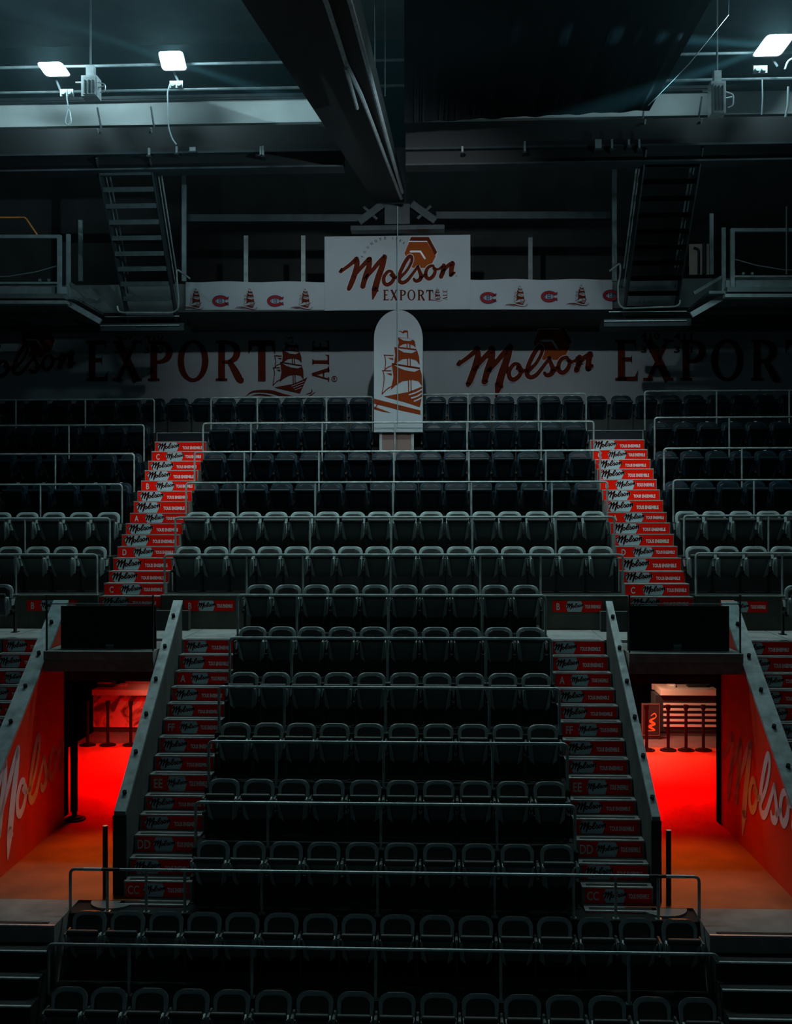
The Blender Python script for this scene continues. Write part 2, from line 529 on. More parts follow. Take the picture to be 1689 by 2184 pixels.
# ---- one seat
def slab(bm, levels, th, curve=0.0, nx=8, rnd=.35):
    """upright rounded shell: levels = (z, half width, y), front towards -y"""
    ts = [math.sin((k/nx-.5)*PI) for k in range(nx+1)]
    fr, bk = [], []
    nl = len(levels)
    for j, (z, w, y) in enumerate(levels):
        ev = 1.0 if 0 < j < nl-1 else rnd
        a, b = [], []
        for t in ts:
            e = max(rnd, (1-abs(t)**10)**.5) * ev if abs(t) < 1 else rnd*ev
            yy = y - curve*(w*t)**2
            a.append(bm.verts.new((w*t, yy - th/2*e, z)))
            b.append(bm.verts.new((w*t, yy + th/2*e, z)))
        fr.append(a); bk.append(b)
    for j in range(nl-1):
        for k in range(nx):
            bm.faces.new((fr[j][k], fr[j][k+1], fr[j+1][k+1], fr[j+1][k]))
            bm.faces.new((bk[j][k+1], bk[j][k], bk[j+1][k], bk[j+1][k+1]))
        for k in (0, nx):
            bm.faces.new((fr[j][k], fr[j+1][k], bk[j+1][k], bk[j][k]))
    for j in (0, nl-1):
        for k in range(nx):
            bm.faces.new((fr[j][k], bk[j][k], bk[j][k+1], fr[j][k+1]))

def arch(z0, z1, w, rc, y0, lean, n=7, wb=None):
    """levels of a plate with rounded top corners"""
    L = []
    wb = w if wb is None else wb
    for k in range(4):
        z = z0 + (z1-rc-z0)*k/3
        L.append((z, wb + (w-wb)*k/3, y0 + lean*(z-z0)))
    for k in range(1, n+1):
        t = k/n*PI/2
        z = z1-rc+rc*math.sin(t)
        L.append((z, w - rc*1.25*(1-math.cos(t)**.8) if k < n else w-rc*1.25, y0 + lean*(z-z0)))
    return L

SEATMESH = {}
def seat_meshes():
    for kind, shell, pad in (('green', M['green'], M['greenpad']), ('navy', M['navy'], M['navypad'])):
        d = {}
        bm = bmesh.new(); slab(bm, arch(.34, .82, .222, .115, -.03, .20, wb=.20), .045, .35)
        d['backrest'] = mesh_of('backrest', bm, shell, True)
        bm = bmesh.new(); slab(bm, arch(.40, .775, .172, .085, -.036, .20), .035, .35)
        d['back_pad'] = mesh_of('back_pad', bm, pad, True)
        bm = bmesh.new()
        slab(bm, [(.285,.12,-.03),(.30,.14,-.045),(.40,.172,-.105),(.50,.19,-.165),(.60,.198,-.225),(.635,.196,-.243)], .045, -.3)
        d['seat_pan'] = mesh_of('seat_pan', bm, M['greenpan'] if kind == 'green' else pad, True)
        for nm, s in (('left', -1), ('right', 1)):
            bm = bmesh.new()
            hexa(bm, [(s*.206,-.27,.61),(s*.176,-.275,.61),(s*.176,-.20,.63),(s*.206,-.20,.63)],
                     [(s*.142,-.10,.27),(s*.130,-.10,.27),(s*.130,-.03,.29),(s*.142,-.03,.29)])
            hexa(bm, [(s*.210,-.20,.60),(s*.188,-.22,.60),(s*.188,-.14,.62),(s*.210,-.14,.62)],
                     [(s*.20,-.10,.33),(s*.150,-.12,.29),(s*.150,-.05,.31),(s*.20,-.05,.34)])
            d['side_wing' + nm] = mesh_of('side_wing', bm, shell, True)
        bm = bmesh.new()
        tube(bm, [(-.2,-.25,.648),(-.188,-.254,.648),(.188,-.254,.648),(.2,-.25,.648)], [.025,.042,.042,.025], 12)
        d['seat_cushion'] = mesh_of('seat_cushion', bm, pad, True)
        bm = bmesh.new()
        slab(bm, [(-.12,.013,0),(-.11,.016,0),(.10,.017,0),(.12,.012,0)], .026, 0, 6)
        bmesh.ops.rotate(bm, verts=bm.verts[:], cent=(0,0,0), matrix=Matrix.Rotation(PI/2, 3, 'X'))
        bmesh.ops.translate(bm, verts=bm.verts[:], vec=(0, -.08, .60))
        d['armrest'] = mesh_of('armrest', bm, M['armdark'] if kind == 'green' else pad, True)
        bm = bmesh.new()
        hexa(bm, [(-.019,-.19,.588),(.019,-.19,.588),(.019,-.02,.588),(-.019,-.02,.588)],
                 [(-.005,-.15,.47),(.005,-.15,.47),(.005,-.03,.47),(-.005,-.03,.47)])
        d['arm_support'] = mesh_of('arm_support', bm, shell, True)
        bm = bmesh.new()
        boxb(bm, -.014, .014, -.02, .07, 0, .57); boxb(bm, -.05, .05, -.05, .11, 0, .012)
        boxb(bm, -.022, .022, -.16, .07, .36, .40)
        d['stanchion'] = mesh_of('stanchion', bm, M['post'])
        bm = bmesh.new(); boxb(bm, -.026, .026, .048, .086, .806, .829)
        d['number_plate'] = mesh_of('number_plate', bm, M['plate'])
        bm = bmesh.new(); boxb(bm, -.21, .21, .03, .07, .30, .345)
        d['back_bracket'] = mesh_of('back_bracket', bm, M['post'])
        SEATMESH[kind] = d
seat_meshes()

ORD = ['first','second','third','fourth','fifth','sixth','seventh','eighth','ninth','tenth','eleventh','twelfth','thirteenth','fourteenth','fifteenth','sixteenth','seventeenth','eighteenth','nineteenth','twentieth']
ROWNAME = ['bottom row'] + ['%s row from the bottom' % ORD[i] for i in range(1, 10)] + ['fourth row from the top', 'third row from the top', 'second row from the top', 'top row']
SIDEROW = {7: 'lowest row', 8: 'second row up', 9: 'third row up', 10: 'lowest navy row', 11: 'second navy row up', 12: 'third navy row up', 13: 'top navy row'}

def seat_part(d, name, root, parent, dx=0.0, nm=None):
    o = bpy.data.objects.new(nm or name, d[name])
    COL.objects.link(o)
    o.parent = parent
    o.location.x = dx
    return o

def place_seats():
    for (blk, i), xs in SEATS.items():
        navy = i >= 10
        d = SEATMESH['navy' if navy else 'green']
        Xs = [P(x, TOPY[i], YR[i]).x for x in xs]
        n = len(xs)
        for k, X in enumerate(Xs):
            col = 'navy' if navy else 'green'
            if blk == 'c':
                lab = '%s folding seat, %s from the left in the centre block, %s' % (col, ORD[k], ROWNAME[i])
            elif blk == 'l':
                lab = '%s folding seat, %s from the left red stairs, %s, left block' % (col, ORD[n-1-k], SIDEROW[i])
            else:
                lab = '%s folding seat, %s from the right red stairs, %s, right block' % (col, ORD[k], SIDEROW[i])
            grp = '%s folding seats' % col
            sx = SC[i]
            root = empty('stadium_seat', (X, YR[i], FZ[i]), lab, 'seat', grp)
            root.scale = (sx, sx, sx)
            pl = (X - Xs[k-1])/2/sx if k > 0 else .255
            if k > 0 and pl > .4: pl = .255
            pr = (Xs[k+1]-X)/2/sx if k < n-1 else .255
            b = seat_part(d, 'backrest', root, root)
            seat_part(d, 'back_pad', root, b)
            seat_part(d, 'back_bracket', root, b)
            if navy: seat_part(d, 'number_plate', root, b)
            p = seat_part(d, 'seat_pan', root, root)
            seat_part(d, 'seat_cushion', root, p)
            seat_part(d, 'side_wingleft', root, p, nm='side_wing'); seat_part(d, 'side_wingright', root, p, nm='side_wing')
            ar = seat_part(d, 'armrest', root, root, -pl)
            seat_part(d, 'arm_support', root, ar)
            seat_part(d, 'stanchion', root, root, -pl)
            if (k == n-1 and not (i == 13 and blk in 'cl')) or pr > .4:
                ar = seat_part(d, 'armrest', root, root, .255)
                seat_part(d, 'arm_support', root, ar)
                seat_part(d, 'stanchion', root, root, .255)
place_seats()

# ------------------------------------------------------------------ terraces and stairs (the setting)
UL, UR = -4.02, 3.10          # lower stairs: outer edges (against the passage walls)
def terrace(name, rows, xfun, zbot):
    bm = bmesh.new()
    for i in rows:
        y0 = NOSE[i]
        y1 = NOSE[i+1] if i < 13 else YBACK
        x0, x1 = xfun(i, (y0+y1)/2)
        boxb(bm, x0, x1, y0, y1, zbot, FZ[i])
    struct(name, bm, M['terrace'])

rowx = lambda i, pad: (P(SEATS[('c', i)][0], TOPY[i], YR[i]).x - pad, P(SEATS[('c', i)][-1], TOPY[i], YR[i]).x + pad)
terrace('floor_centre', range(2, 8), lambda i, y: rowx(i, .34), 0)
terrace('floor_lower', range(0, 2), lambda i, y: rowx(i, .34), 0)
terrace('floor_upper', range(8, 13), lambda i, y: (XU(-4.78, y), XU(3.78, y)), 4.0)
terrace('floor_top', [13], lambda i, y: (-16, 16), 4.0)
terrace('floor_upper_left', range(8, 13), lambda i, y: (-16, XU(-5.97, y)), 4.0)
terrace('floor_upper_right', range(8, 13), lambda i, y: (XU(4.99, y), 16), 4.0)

# upper aisles: 14 risers, each with a sign
UP_Y = [26.05 - .382*0 - i*.374 for i in range(14)]      # riser planes, top to bottom
UPL_PX = [(942,961),(962.5,982),(983,1002),(1003,1024),(1025,1046),(1047,1068),(1069,1092),(1094,1115),(1116,1139),(1140,1164.5),(1165.5,1189),(1190,1217),(1218,1243),(1244,1270)]
UP_Y = [25.1 - i*.316 for i in range(14)]
UP_Z = [P(610 if False else 386 - 7.6*i, UPL_PX[i][0], UP_Y[i]).z for i in range(14)]
# lower aisles
LO_Y = [18.9 - i*.292 for i in range(15)]
LO_PX = [1364,1397,1432,1466,1501,1535,1573,1612.5,1652,1698,1738,1782,1831,1880,1930]
LO_Z = [P(440 - 6*i, LO_PX[i], LO_Y[i]).z for i in range(15)]
RISE_U, RISE_L = .212, .208
VF = LO_Z[13] - .212            # passage floor level
print('UPZ', [round(z, 2) for z in UP_Z]); print('LOZ', [round(z, 2) for z in LO_Z]); print('FZ', [round(z, 2) for z in FZ], 'VF', VF)

def stairs(name, ys, zs, u0, u1, yend, zbot, strip, zlast):
    bm, nb, gb = bmesh.new(), bmesh.new(), bmesh.new()
    n = len(ys)
    for i in range(n):
        y0 = ys[i]
        y1 = ys[i-1] if i > 0 else yend
        x0, x1 = XU(u0, (y0+y1)/2), XU(u1, (y0+y1)/2)
        boxb(bm, x0, x1, y0, y1, zs[i]-.3 if (strip and i == 0) else zbot, zs[i])
        boxb(nb, x0, x1, y0-.004, y0+.035, zs[i]-.016, zs[i]+.003)
        if strip:
            boxb(gb, x0+.06, x1-.06, y0+.05, y0+.125, zs[i]-.01, zs[i]+.004)
    st = struct(name, bm, M['concrete'])
    o = obj('nosing', nb, M['nosing'], st)
    if strip: obj('grip_strip', gb, M['grip'], st)
    return st
stairs('stairs_upper_left', UP_Y + [UP_Y[-1]-.316], UP_Z + [UP_Z[-1]-.22], -5.96, -4.79, NOSE[13]+.1, 4.4, False, 0)
stairs('stairs_upper_right', UP_Y + [UP_Y[-1]-.316], UP_Z + [UP_Z[-1]-.22], 3.79, 4.98, NOSE[13]+.1, 4.4, False, 0)
XLs = lambda: None
stairs('stairs_lower_left', LO_Y, LO_Z, UL, -3.09, 20.6, .3, True, 0)
stairs('stairs_lower_right', LO_Y, LO_Z, 2.16, UR, 20.6, .3, True, 0)
stairs('stairs_far_left', LO_Y, LO_Z, -7.12, -6.22, 20.6, .3, True, 0)
stairs('stairs_far_right', LO_Y, LO_Z, 5.24, 6.2, 20.6, .3, True, 0)
# steps going down in front of each passage
for nm, u0, u1, xe in (('steps_front_left', -9.0, -4.62, None), ('steps_front_right', 3.56, 8.0, None)):
    bm, nb, gb = bmesh.new(), bmesh.new(), bmesh.new()
    off = .0
    for i in range(5):
        y0 = 14.0 - i*.29; y1 = 14.95 if i == 0 else 14.0-(i-1)*.29
        z = VF - i*.213
        x0, x1 = XU(u0, y0), XU(u1, y0)
        if i == 0:
            fb = bmesh.new(); boxb(fb, x0, x1, y0, y1, 0, z); struct(nm.replace('steps_front', 'floor_landing'), fb, M['concrete'])
        else:
            boxb(bm, x0, x1, y0, y1, 0, z)
        boxb(nb, x0, x1, y0-.004, y0+.035, z-.016, z+.003)
        boxb(gb, x0+.1, x1-.1, y0+.05, y0+.12, z-.01, z+.004)
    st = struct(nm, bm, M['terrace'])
    obj('nosing', nb, M['nosing'], st); obj('grip_strip', gb, M['grip'], st)

# plain riser closing the space under the passage floors
bm = bmesh.new(); kx = rowx(1, .34); boxb(bm, kx[0], kx[1], NOSE[2], 14.94, 0, VF-.03)
struct('wall_under_landing', bm, M['terrace'])
# rounded foot of the lower stairs
for nm, u in (('left', -4.12), ('right', 3.2)):
    bm = bmesh.new(); cyl(bm, (XU(u, 14.95), 14.95, VF-.6), (XU(u, 14.95), 14.95, LO_Z[14]), .30, 24)
    struct('floor_step_foot_%s' % nm, bm, M['concrete'], True)
# wall between lower landing and the upper tier
bm, nb = bmesh.new(), bmesh.new()
ZW = FZ[8]
for (u0, u1) in ((-16, -5.97), (-4.78, 3.78), (4.99, 16)):
    boxb(bm, XU(u0, 20.6), XU(u1, 20.6), 20.6, 20.75, 4.0, ZW)
    boxb(nb, XU(u0, 20.6), XU(u1, 20.6), 20.58, 20.64, ZW-.015, ZW+.006)
wl = struct('wall_crosswalk', bm, M['riserwall'])
kb = bmesh.new(); kx = rowx(7, .20); boxb(kb, kx[0], kx[1], YR[7]+.24, YR[7]+.29, FZ[7], ZW-.02); struct('wall_kick', kb, M['terrace'])
obj('nosing', nb, M['nosing'], wl)
bm = bmesh.new()
for (u0, u1) in ((-4.9, -4.03), (3.11, 3.7)):
    boxb(bm, XU(u0, 19.8), XU(u1, 19.8), 19.02, 20.6, LO_Z[0]-.3, LO_Z[0])
for (u0, u1) in ((-16, -7.12), (6.2, 16)):
    boxb(bm, XU(u0, 19), XU(u1, 19), 18.9, 20.6, .3, LO_Z[0])
struct('floor_crosswalk', bm, M['concrete'])

# ------------------------------------------------------------------ riser signs
def riser_sign(u0, u1, Y, z0, z1, letter, label, group):
    x0, x1 = XU(u0, Y), XU(u1, Y)
    w, h = x1-x0, z1-z0
    root = empty('riser_sign', (x0, Y, z0), label, 'sign', group)
    bm = bmesh.new(); boxb(bm, 0, w, -.006, .002, 0, h)
    obj('panel', bm, M['red'], root)
    if letter:
        a, b, sx0, sx1 = .275*w, .61*w, .655*w, .965*w
    else:
        a, b, sx0, sx1 = .05*w, .46*w, .54*w, .93*w
    # badge
    t = .1*(b-a)
    A = Art().poly([(a+t, 0.004), (b-t, 0.004), (b, h*.45), (b, h*.62), (b-t, h-.004), (a+t, h-.004), (a, h*.62), (a, h*.45)])
    A.build('badge', M['badge'], root, lambda x, y: (x, -.008, y))
    k = (b-a)*1.10/1300.0
    ox, oy = a - .05*(b-a) - 180*k, h*.5
    ky = min(k, h*.98/510.0)
    f = lambda e: (lambda x, y: (x*k+ox, e, (y+505)*ky + oy))
    SGN_OUT.build('script_edge', M['letter'], root, f(-.0095))
    SGN_IN.build('script', M['ink'], root, f(-.0108))
    tx = text_art('TOUS ENSEMBLE', .03, .8)
    ks = (sx1-sx0)/tx.w
    hh = h*.33
    Art().add(tx, ks, hh, sx0, h*(.5 if letter else .42)-hh/2).build('slogan', M['white'], root, lambda x, y: (x, -.009, y))
    if letter:
        lt = text_art(letter, .02, .72)
        hl = h*.62
        Art().add(lt, hl, hl, .115*w-lt.w*hl/2, h*.18).build('row_letter', M['letter'], root, lambda x, y: (x, -.009, y))
    return root
UPL = ['', 'C', '', '', 'B', '', '', 'A', '', '', 'D', '', '', 'C']
LOL = ['', '', 'A', '', '', 'FF', '', '', 'EE', '', '', 'DD', '', 'CC', '']
for side, u0, u1 in (('left', -5.95, -4.81), ('right', 3.81, 4.96)):
    for i in range(14):
        lt = ' lettered ' + UPL[i] if UPL[i] else ''
        zb = UP_Z[i+1] if i < 13 else UP_Z[13]-.22
        riser_sign(u0, u1, UP_Y[i]-.004, zb+.004, UP_Z[i]-.018, UPL[i], 'red riser sign%s, %s step from the top of the upper %s stairs' % (lt, ORD[i], side), 'upper stair riser signs')
    zb = UP_Z[13]-.22
    riser_sign(u0, u1, UP_Y[13]-.32, zb-.2, zb-.018, '', 'red riser sign behind the glass guard at the foot of the upper %s stairs' % side, 'upper stair riser signs')
for nm, u0, u1, side in (('lower left', UL+.03, -3.13, ''), ('lower right', 2.2, UR-.03, ''), ('far left', -7.1, -6.25, ''), ('far right', 5.29, 6.17, '')):
    nn = 15 if nm.startswith('lower') else 8
    for i in range(nn):
        z1 = LO_Z[i]-.018
        zb = (LO_Z[i+1] if i < 14 else LO_Z[i]-.2) + .006
        lt = ' lettered ' + LOL[i] if LOL[i] else ''
        riser_sign(u0, u1, LO_Y[i]-.004, zb, z1, LOL[i], 'dim red riser sign%s, %s step from the top of the %s stairs' % (lt, ORD[i], nm), 'lower stair riser signs')
for (x0, x1, nm) in ((393, 500, 'left of the centre seats'), (1178, 1284, 'right of the centre seats'), (58, 165, 'at the head of the far left stairs'), (1534, 1636, 'at the head of the far right stairs')):
    a, b = P(x0, 1290, 20.6), P(x1, 1313, 20.6)
    zt = ZW-.10
    riser_sign(a.x+.02338*20.6, b.x+.02338*20.6, 20.594, zt-.2, zt, 'B', 'red sign lettered B on the dark wall %s' % nm, 'wall signs lettered B')

# blank plate at the head of each upper stair
for (x0, x1, y0, y1, side) in ((335, 445, 923, 941, 'left'), (1254, 1371, 918, 937, 'right')):
    a, b = P(x0, y1, 25.4), P(x1, y0, 25.4)
    t = empty('end_panel', (a.x, 25.4, a.z-.1), 'dark blank panel in a thin pale frame at the head of the %s red stairs' % side, 'panel', 'stair head panels')
    w, h = b.x-a.x, b.z-a.z+.1
    bm = bmesh.new(); boxb(bm, 0, w, -.008, .008, 0, h); obj('sheet', bm, M['navypad'], t)
    bm = bmesh.new()
    tube(bm, [(0, -.01, 0), (0, -.01, h), (w, -.01, h), (w, -.01, 0)], .012, 6); obj('frame', bm, M['rail'], t)

# ------------------------------------------------------------------ handrails
def handrail(xl, xr, ypx, Y, zfoot, posts, label, close_l=True, close_r=True, tape=False, group='row handrails', r=.021):
    a, b = P(xl, ypx, Y), P(xr, ypx, Y)
    zt = P(844, ypx, Y).z
    t = empty('handrail', ((a.x+b.x)/2, Y, zfoot), label, 'handrail', group)
    L = a.x - t.location.x; Rr = b.x - t.location.x; h = zt - zfoot
    path = []
    if close_l: path.append((L, 0, 0))
    path += [(L, 0, h), (Rr, 0, h)]
    if close_r: path.append((Rr, 0, 0))
    bm = bmesh.new(); tube(bm, bend(path, .07), r, 8)
    o = obj('top_rail', bm, M['rail'], t, True)
    for px in posts:
        X = P(px, ypx, Y).x - t.location.x
        bm = bmesh.new(); cyl(bm, (X, 0, 0), (X, 0, h), r*.95, 8)
        boxb(bm, X-.04, X+.04, -.04, .04, 0, .012)
        obj('post', bm, M['rail'], t, True)
    if tape:
        for s, e, px in ((L+.18, L+.42, 0), (Rr-.42, Rr-.18, 0)):
            bm = bmesh.new(); cyl(bm, (s, 0, h), (e, 0, h), r*1.12, 8); obj('white_tape', bm, M['railtape'], t, True)
        for s, e in ((L+.42, L+.66), (Rr-.64, Rr-.42)):
            bm = bmesh.new(); cyl(bm, (s, 0, h), (e, 0, h), r*1.1, 8); obj('black_tape', bm, M['blacktape'], t, True)
    return t
RC = [ # between row i and i+1: y, left, right, inner posts
 (2025,103,1530,[275,537,801,1068,1341]),
 (1862,150,1491,[229,312,394,558,805,1055,1223,1313,1404]),
 (1715,417,1226,[571,812,1060]),
 (1584,445,1210,[589,818,1050]),
 (1467,467,1193,[606,822,1043]),
 (1361.5,490,1176,[621.6,826,1036]),
 (1270,507,1163,[633,828,1028]),
 (1183,351,1328,[526,646,833,1024,1153]),
 (1103,374,1310,[489,661,834,1007,1185]),
 (1028.5,397,1295,[507,672,838,1005,1177]),
 (962.5,415,1280,[521,680,840,1000,1164]),
 (901,433,1266,[535,687,842,996,1154]),
]
RAILY = [YR[0]+.3, YR[1]+.3, YR[2]+.3, YR[3]+.3, YR[4]+.3, YR[5]+.3, YR[6]+.3, 20.68, YR[8]+.32, YR[9]+.32, YR[10]+.32, YR[11]+.32, YR[12]+.32]
for i, (y, xl, xr, ps) in enumerate(RC):
    handrail(xl, xr, y, RAILY[i], FZ[i+1], ps, 'long grey handrail behind the centre seats of the %s' % ROWNAME[i], tape=(i == 1))
handrail(450, 795, 846, RAILY[12], FZ[13], [548.6, 696], 'topmost grey handrail left of the white ship column')
handrail(900, 1250, 842, RAILY[12], FZ[13], [998, 1148.6], 'topmost grey handrail right of the white ship column')
RL = [(7,1181,207,[34]),(8,1103,234,[53]),(9,1030,260,[86]),(10,964,286,[118]),(11,902,307,[147]),(12,846.5,329,[34,182])]
RRt = [(7,1181,1484,[1668]),(8,1102,1459,[1639]),(9,1027,1436,[1608]),(10,960,1416,[1582]),(11,895,1396,[1555]),(12,839,1375,[1528,1683])]
for k, (i, y, xe, ps) in enumerate(RL):
    handrail(-140, xe, y+1.5, RAILY[i], FZ[i+1], ps, 'grey handrail left of the left red stairs, %s of six from the bottom' % ORD[k], close_l=False)
for k, (i, y, xe, ps) in enumerate(RRt):
    handrail(xe, 1840, y-1, RAILY[i], FZ[i+1], ps, 'grey handrail right of the right red stairs, %s of six from the bottom' % ORD[k], close_r=False)

# ------------------------------------------------------------------ entrance passages
YF0, YLIN, YCOR = 14.95, 17.58, 19.0
ZL0, ZL1 = CAMZ-2.52, CAMZ-2.20
capz = lambda Y: CAMZ - 2.40 + .70*(Y-17.6)
YEND = 18.82                     # where the sloping wall tops meet the upper level
def passage(side, ui0, ui1, uo0, uo1):
    """ui*: the wall beside the centre stairs; uo*: the painted outer wall (all along the aisle direction)"""
    left = side == 'left'
    # inner wall (seen from the stair side) and outer painted wall
    for nm, a, b, m, y0, ytop in (('inner', ui0, ui1, M['concrete_dark'], 15.2, 18.9), ('outer', uo0, uo1, M['redwall'], 13.2, YCOR)):
        bm = bmesh.new()
        yl = min(ytop, YEND)
        if nm == 'outer':
            ytop = 18.7 if left else YCOR
            yl = ytop
        pr = [(y0, VF-.5), (y0, capz(y0)-.06), (yl, capz(yl)-.06)]
        if ytop > yl: pr += [(ytop, capz(yl)-.06)]
        pr += [(ytop, VF-.5)]
        hexa(bm, [(XU(a, y), y, z) for y, z in pr], [(XU(b, y), y, z) for y, z in pr])
        w = struct('wall_%s_%s' % (side, nm), bm, m)
        # sloping cap with bolts
        c = empty('parapet_cap', (XU((a+b)/2, y0), y0, capz(y0)-.06), 'pale sloping wall cap with dark bolts, %s side of the %s passage' % (('right' if left else 'left') if nm == 'inner' else side, side), 'wall cap', 'parapet caps')
        o0 = c.location
        e = .01 if nm == 'inner' else .02
        aa, bb = min(a, b)-e, max(a, b)+e
        q = lambda y, z: [Vector((XU(aa, y), y, z)) - o0, Vector((XU(bb, y), y, z)) - o0]
        bm = bmesh.new()
        ye = 18.9
        lo0, hi0, lo1, hi1 = q(y0-.02, capz(y0)-.06), q(y0-.02, capz(y0)), q(ye, capz(ye)-.06), q(ye, capz(ye))
        hexa(bm, [lo0[0], lo0[1], hi0[1], hi0[0]], [lo1[0], lo1[1], hi1[1], hi1[0]])
        obj('cap_stone', bm, M['cap'], c)
        y = y0+.25
        while y < 18.7:
            um = (aa+bb)/2
            p = Vector((XU(um, y), y, capz(y))) - o0
            bm = bmesh.new()
            cyl(bm, p + Vector((0, .0, -.01)), p + Vector((0, -.03, .042)), .030, 10)
            obj('bolt', bm, M['postblack'], c, True)
            y += .62
    lo, hi = (uo1+.03, ui0-.045) if left else (ui1+.045, uo0-.03)
    # lintel in two courses
    bm = bmesh.new()
    zm = (ZL0+ZL1)/2 + .02
    hexa(bm, [(XU(lo, YLIN), YLIN, zm), (XU(hi, YLIN), YLIN, zm), (XU(hi, YLIN), YLIN, ZL1), (XU(lo, YLIN), YLIN, ZL1)],
             [(XU(lo, YCOR), YCOR, zm), (XU(hi, YCOR), YCOR, zm), (XU(hi, YCOR), YCOR, ZL1), (XU(lo, YCOR), YCOR, ZL1)])
    hexa(bm, [(XU(lo, YLIN), YLIN+.03, ZL0), (XU(hi, YLIN), YLIN+.03, ZL0), (XU(hi, YLIN), YLIN+.03, zm), (XU(lo, YLIN), YLIN+.03, zm)],
             [(XU(lo, YCOR), YCOR, ZL0), (XU(hi, YCOR), YCOR, ZL0), (XU(hi, YCOR), YCOR, zm), (XU(lo, YCOR), YCOR, zm)])
    struct('trim_lintel_%s' % side, bm, M['lintel'])
    bm = bmesh.new()
    boxb(bm, XU(lo-1.5, YCOR), XU(hi+1.5, YCOR), YCOR, YCOR+.3, CAMZ-2.88, ZL1)       # inner header
    # dark back of the well above the lintel, and the well floor
    boxb(bm, XU(lo, 20.3), XU(hi, 20.3), 20.3, 20.5, ZL1-.2, UP_Z[13]-.46)
    boxb(bm, XU(lo-.2, 19.5), XU(hi+.2, 19.5), YCOR+.3, 20.5, ZL1-.3, ZL1-.02)
    struct('wall_well_%s' % side, bm, M['darkwall'])
    # black board standing on the lintel
    b0, b1 = (130, 332) if left else (1339, 1555)
    YB = 17.95
    A, B = P(b0, 1390, YB), P(b1, 1293, YB)
    t = empty('black_board', (A.x, YB, ZL1), 'black blanking board standing on the lintel of the %s passage' % side, 'board', 'blanking boards')
    bm = bmesh.new(); boxb(bm, 0, B.x-A.x, 0, .05, 0, B.z-ZL1); obj('sheet', bm, M['blackcloth'], t)
    jb = P(235 if left else 1444, 1372, YB-.02)
    t2 = empty('junction_box', (jb.x, YB, jb.z-.1), 'small grey junction box on the black board above the %s passage' % side, 'junction box', 'junction boxes')
    bm = bmesh.new(); boxb(bm, -.06, .06, -.04, 0, -.08, .08); obj('housing', bm, M['steelgrey'], t2)
    bm = bmesh.new(); boxb(bm, -.065, .065, -.05, -.04, .055, .085); obj('lid', bm, M['rail'], t2)
    # glass guard above the lintel
    YG = 17.68
    zt = P(240 if left else 1444, 1288, YG).z
    A, B = XU(lo+.02, YG), XU(hi-.02, YG)
    t = empty('glass_guard', (A, YG, ZL1), 'clear glass guard with a thin top rail above the %s passage' % side, 'glass guard', 'glass guards')
    bm = bmesh.new(); boxb(bm, 0, B-A, -.006, .006, 0, zt-ZL1+.14); obj('pane', bm, M['glass'], t)
    bm = bmesh.new(); boxb(bm, 0, B-A, -.012, .012, zt-ZL1-.008, zt-ZL1+.008); obj('glass_rail', bm, M['rail'], t)
    for X in (0, B-A):
        bm = bmesh.new(); boxb(bm, X-.01, X+.01, -.02, .02, 0, zt-ZL1+.14); obj('edge_trim', bm, M['post'], t)
    if left:
        t = empty('black_screen', (XU(-5.93, 18.95), 18.95, VF), 'narrow black upright screen at the end of the red wall in the left passage', 'screen')
        bm = bmesh.new(); boxb(bm, -.05, .06, .02, .08, .10, ZL0-VF-.5); obj('sheet', bm, M['void'], t)
        bm = bmesh.new(); boxb(bm, -.03, .05, .03, .07, 0, .10); obj('foot', bm, M['post'], t)
    # floors
    bm = bmesh.new()
    boxb(bm, XU(lo-.4, 17)-.1, XU(hi+.4, 17)+.1, YF0, YCOR+.1, VF-.3, VF)
    struct('floor_passage_%s' % side, bm, M['vomfloor'])
    bm = bmesh.new()
    boxb(bm, XU(lo-2.6, 24), XU(hi+2.6, 24), YCOR+.1, 25.1, VF-.3, VF)
    struct('floor_concourse_%s' % side, bm, M['vomfloor'])
    bm = bmesh.new()
    boxb(bm, XU(lo-2.6, 24), XU(hi+2.6, 24), 25.1, 28, VF-.3, VF-.002)
    struct('floor_tiles_%s' % side, bm, M['tiles'])
    bm = bmesh.new()
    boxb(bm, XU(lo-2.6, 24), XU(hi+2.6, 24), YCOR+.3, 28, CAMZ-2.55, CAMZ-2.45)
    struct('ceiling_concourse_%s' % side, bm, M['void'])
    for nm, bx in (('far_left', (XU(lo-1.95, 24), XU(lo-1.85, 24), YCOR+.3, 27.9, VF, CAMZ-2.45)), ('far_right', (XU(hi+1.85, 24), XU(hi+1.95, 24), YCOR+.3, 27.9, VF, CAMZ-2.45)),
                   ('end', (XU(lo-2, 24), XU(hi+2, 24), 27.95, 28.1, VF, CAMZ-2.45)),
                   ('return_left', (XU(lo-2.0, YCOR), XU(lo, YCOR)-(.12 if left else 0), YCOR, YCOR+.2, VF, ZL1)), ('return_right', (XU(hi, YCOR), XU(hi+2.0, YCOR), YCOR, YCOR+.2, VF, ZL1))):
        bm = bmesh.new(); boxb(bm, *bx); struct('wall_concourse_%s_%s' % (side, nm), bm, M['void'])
    # little soffit lamp
    sp = P(243 if left else 1437, 1446, 18.4)
    t = empty('spot_lamp', (sp.x, 18.4, ZL0), 'small glowing soffit lamp under the %s passage lintel' % side, 'lamp', 'soffit lamps')
    bm = bmesh.new(); boxb(bm, -.07, .07, -.06, .06, -.03, 0.0); obj('lamp_body', bm, M['post'], t)
    bm = bmesh.new(); boxb(bm, -.05, .05, -.066, -.06, -.028, -.006); obj('lamp_lens', bm, emit('lens_glow', (.55, .9, .85), 1.2), t)
    # black guard post at the foot of the inner wall
    bp = (236, 1417)[0 if left else 1]
    ub = -4.28 if left else 3.30
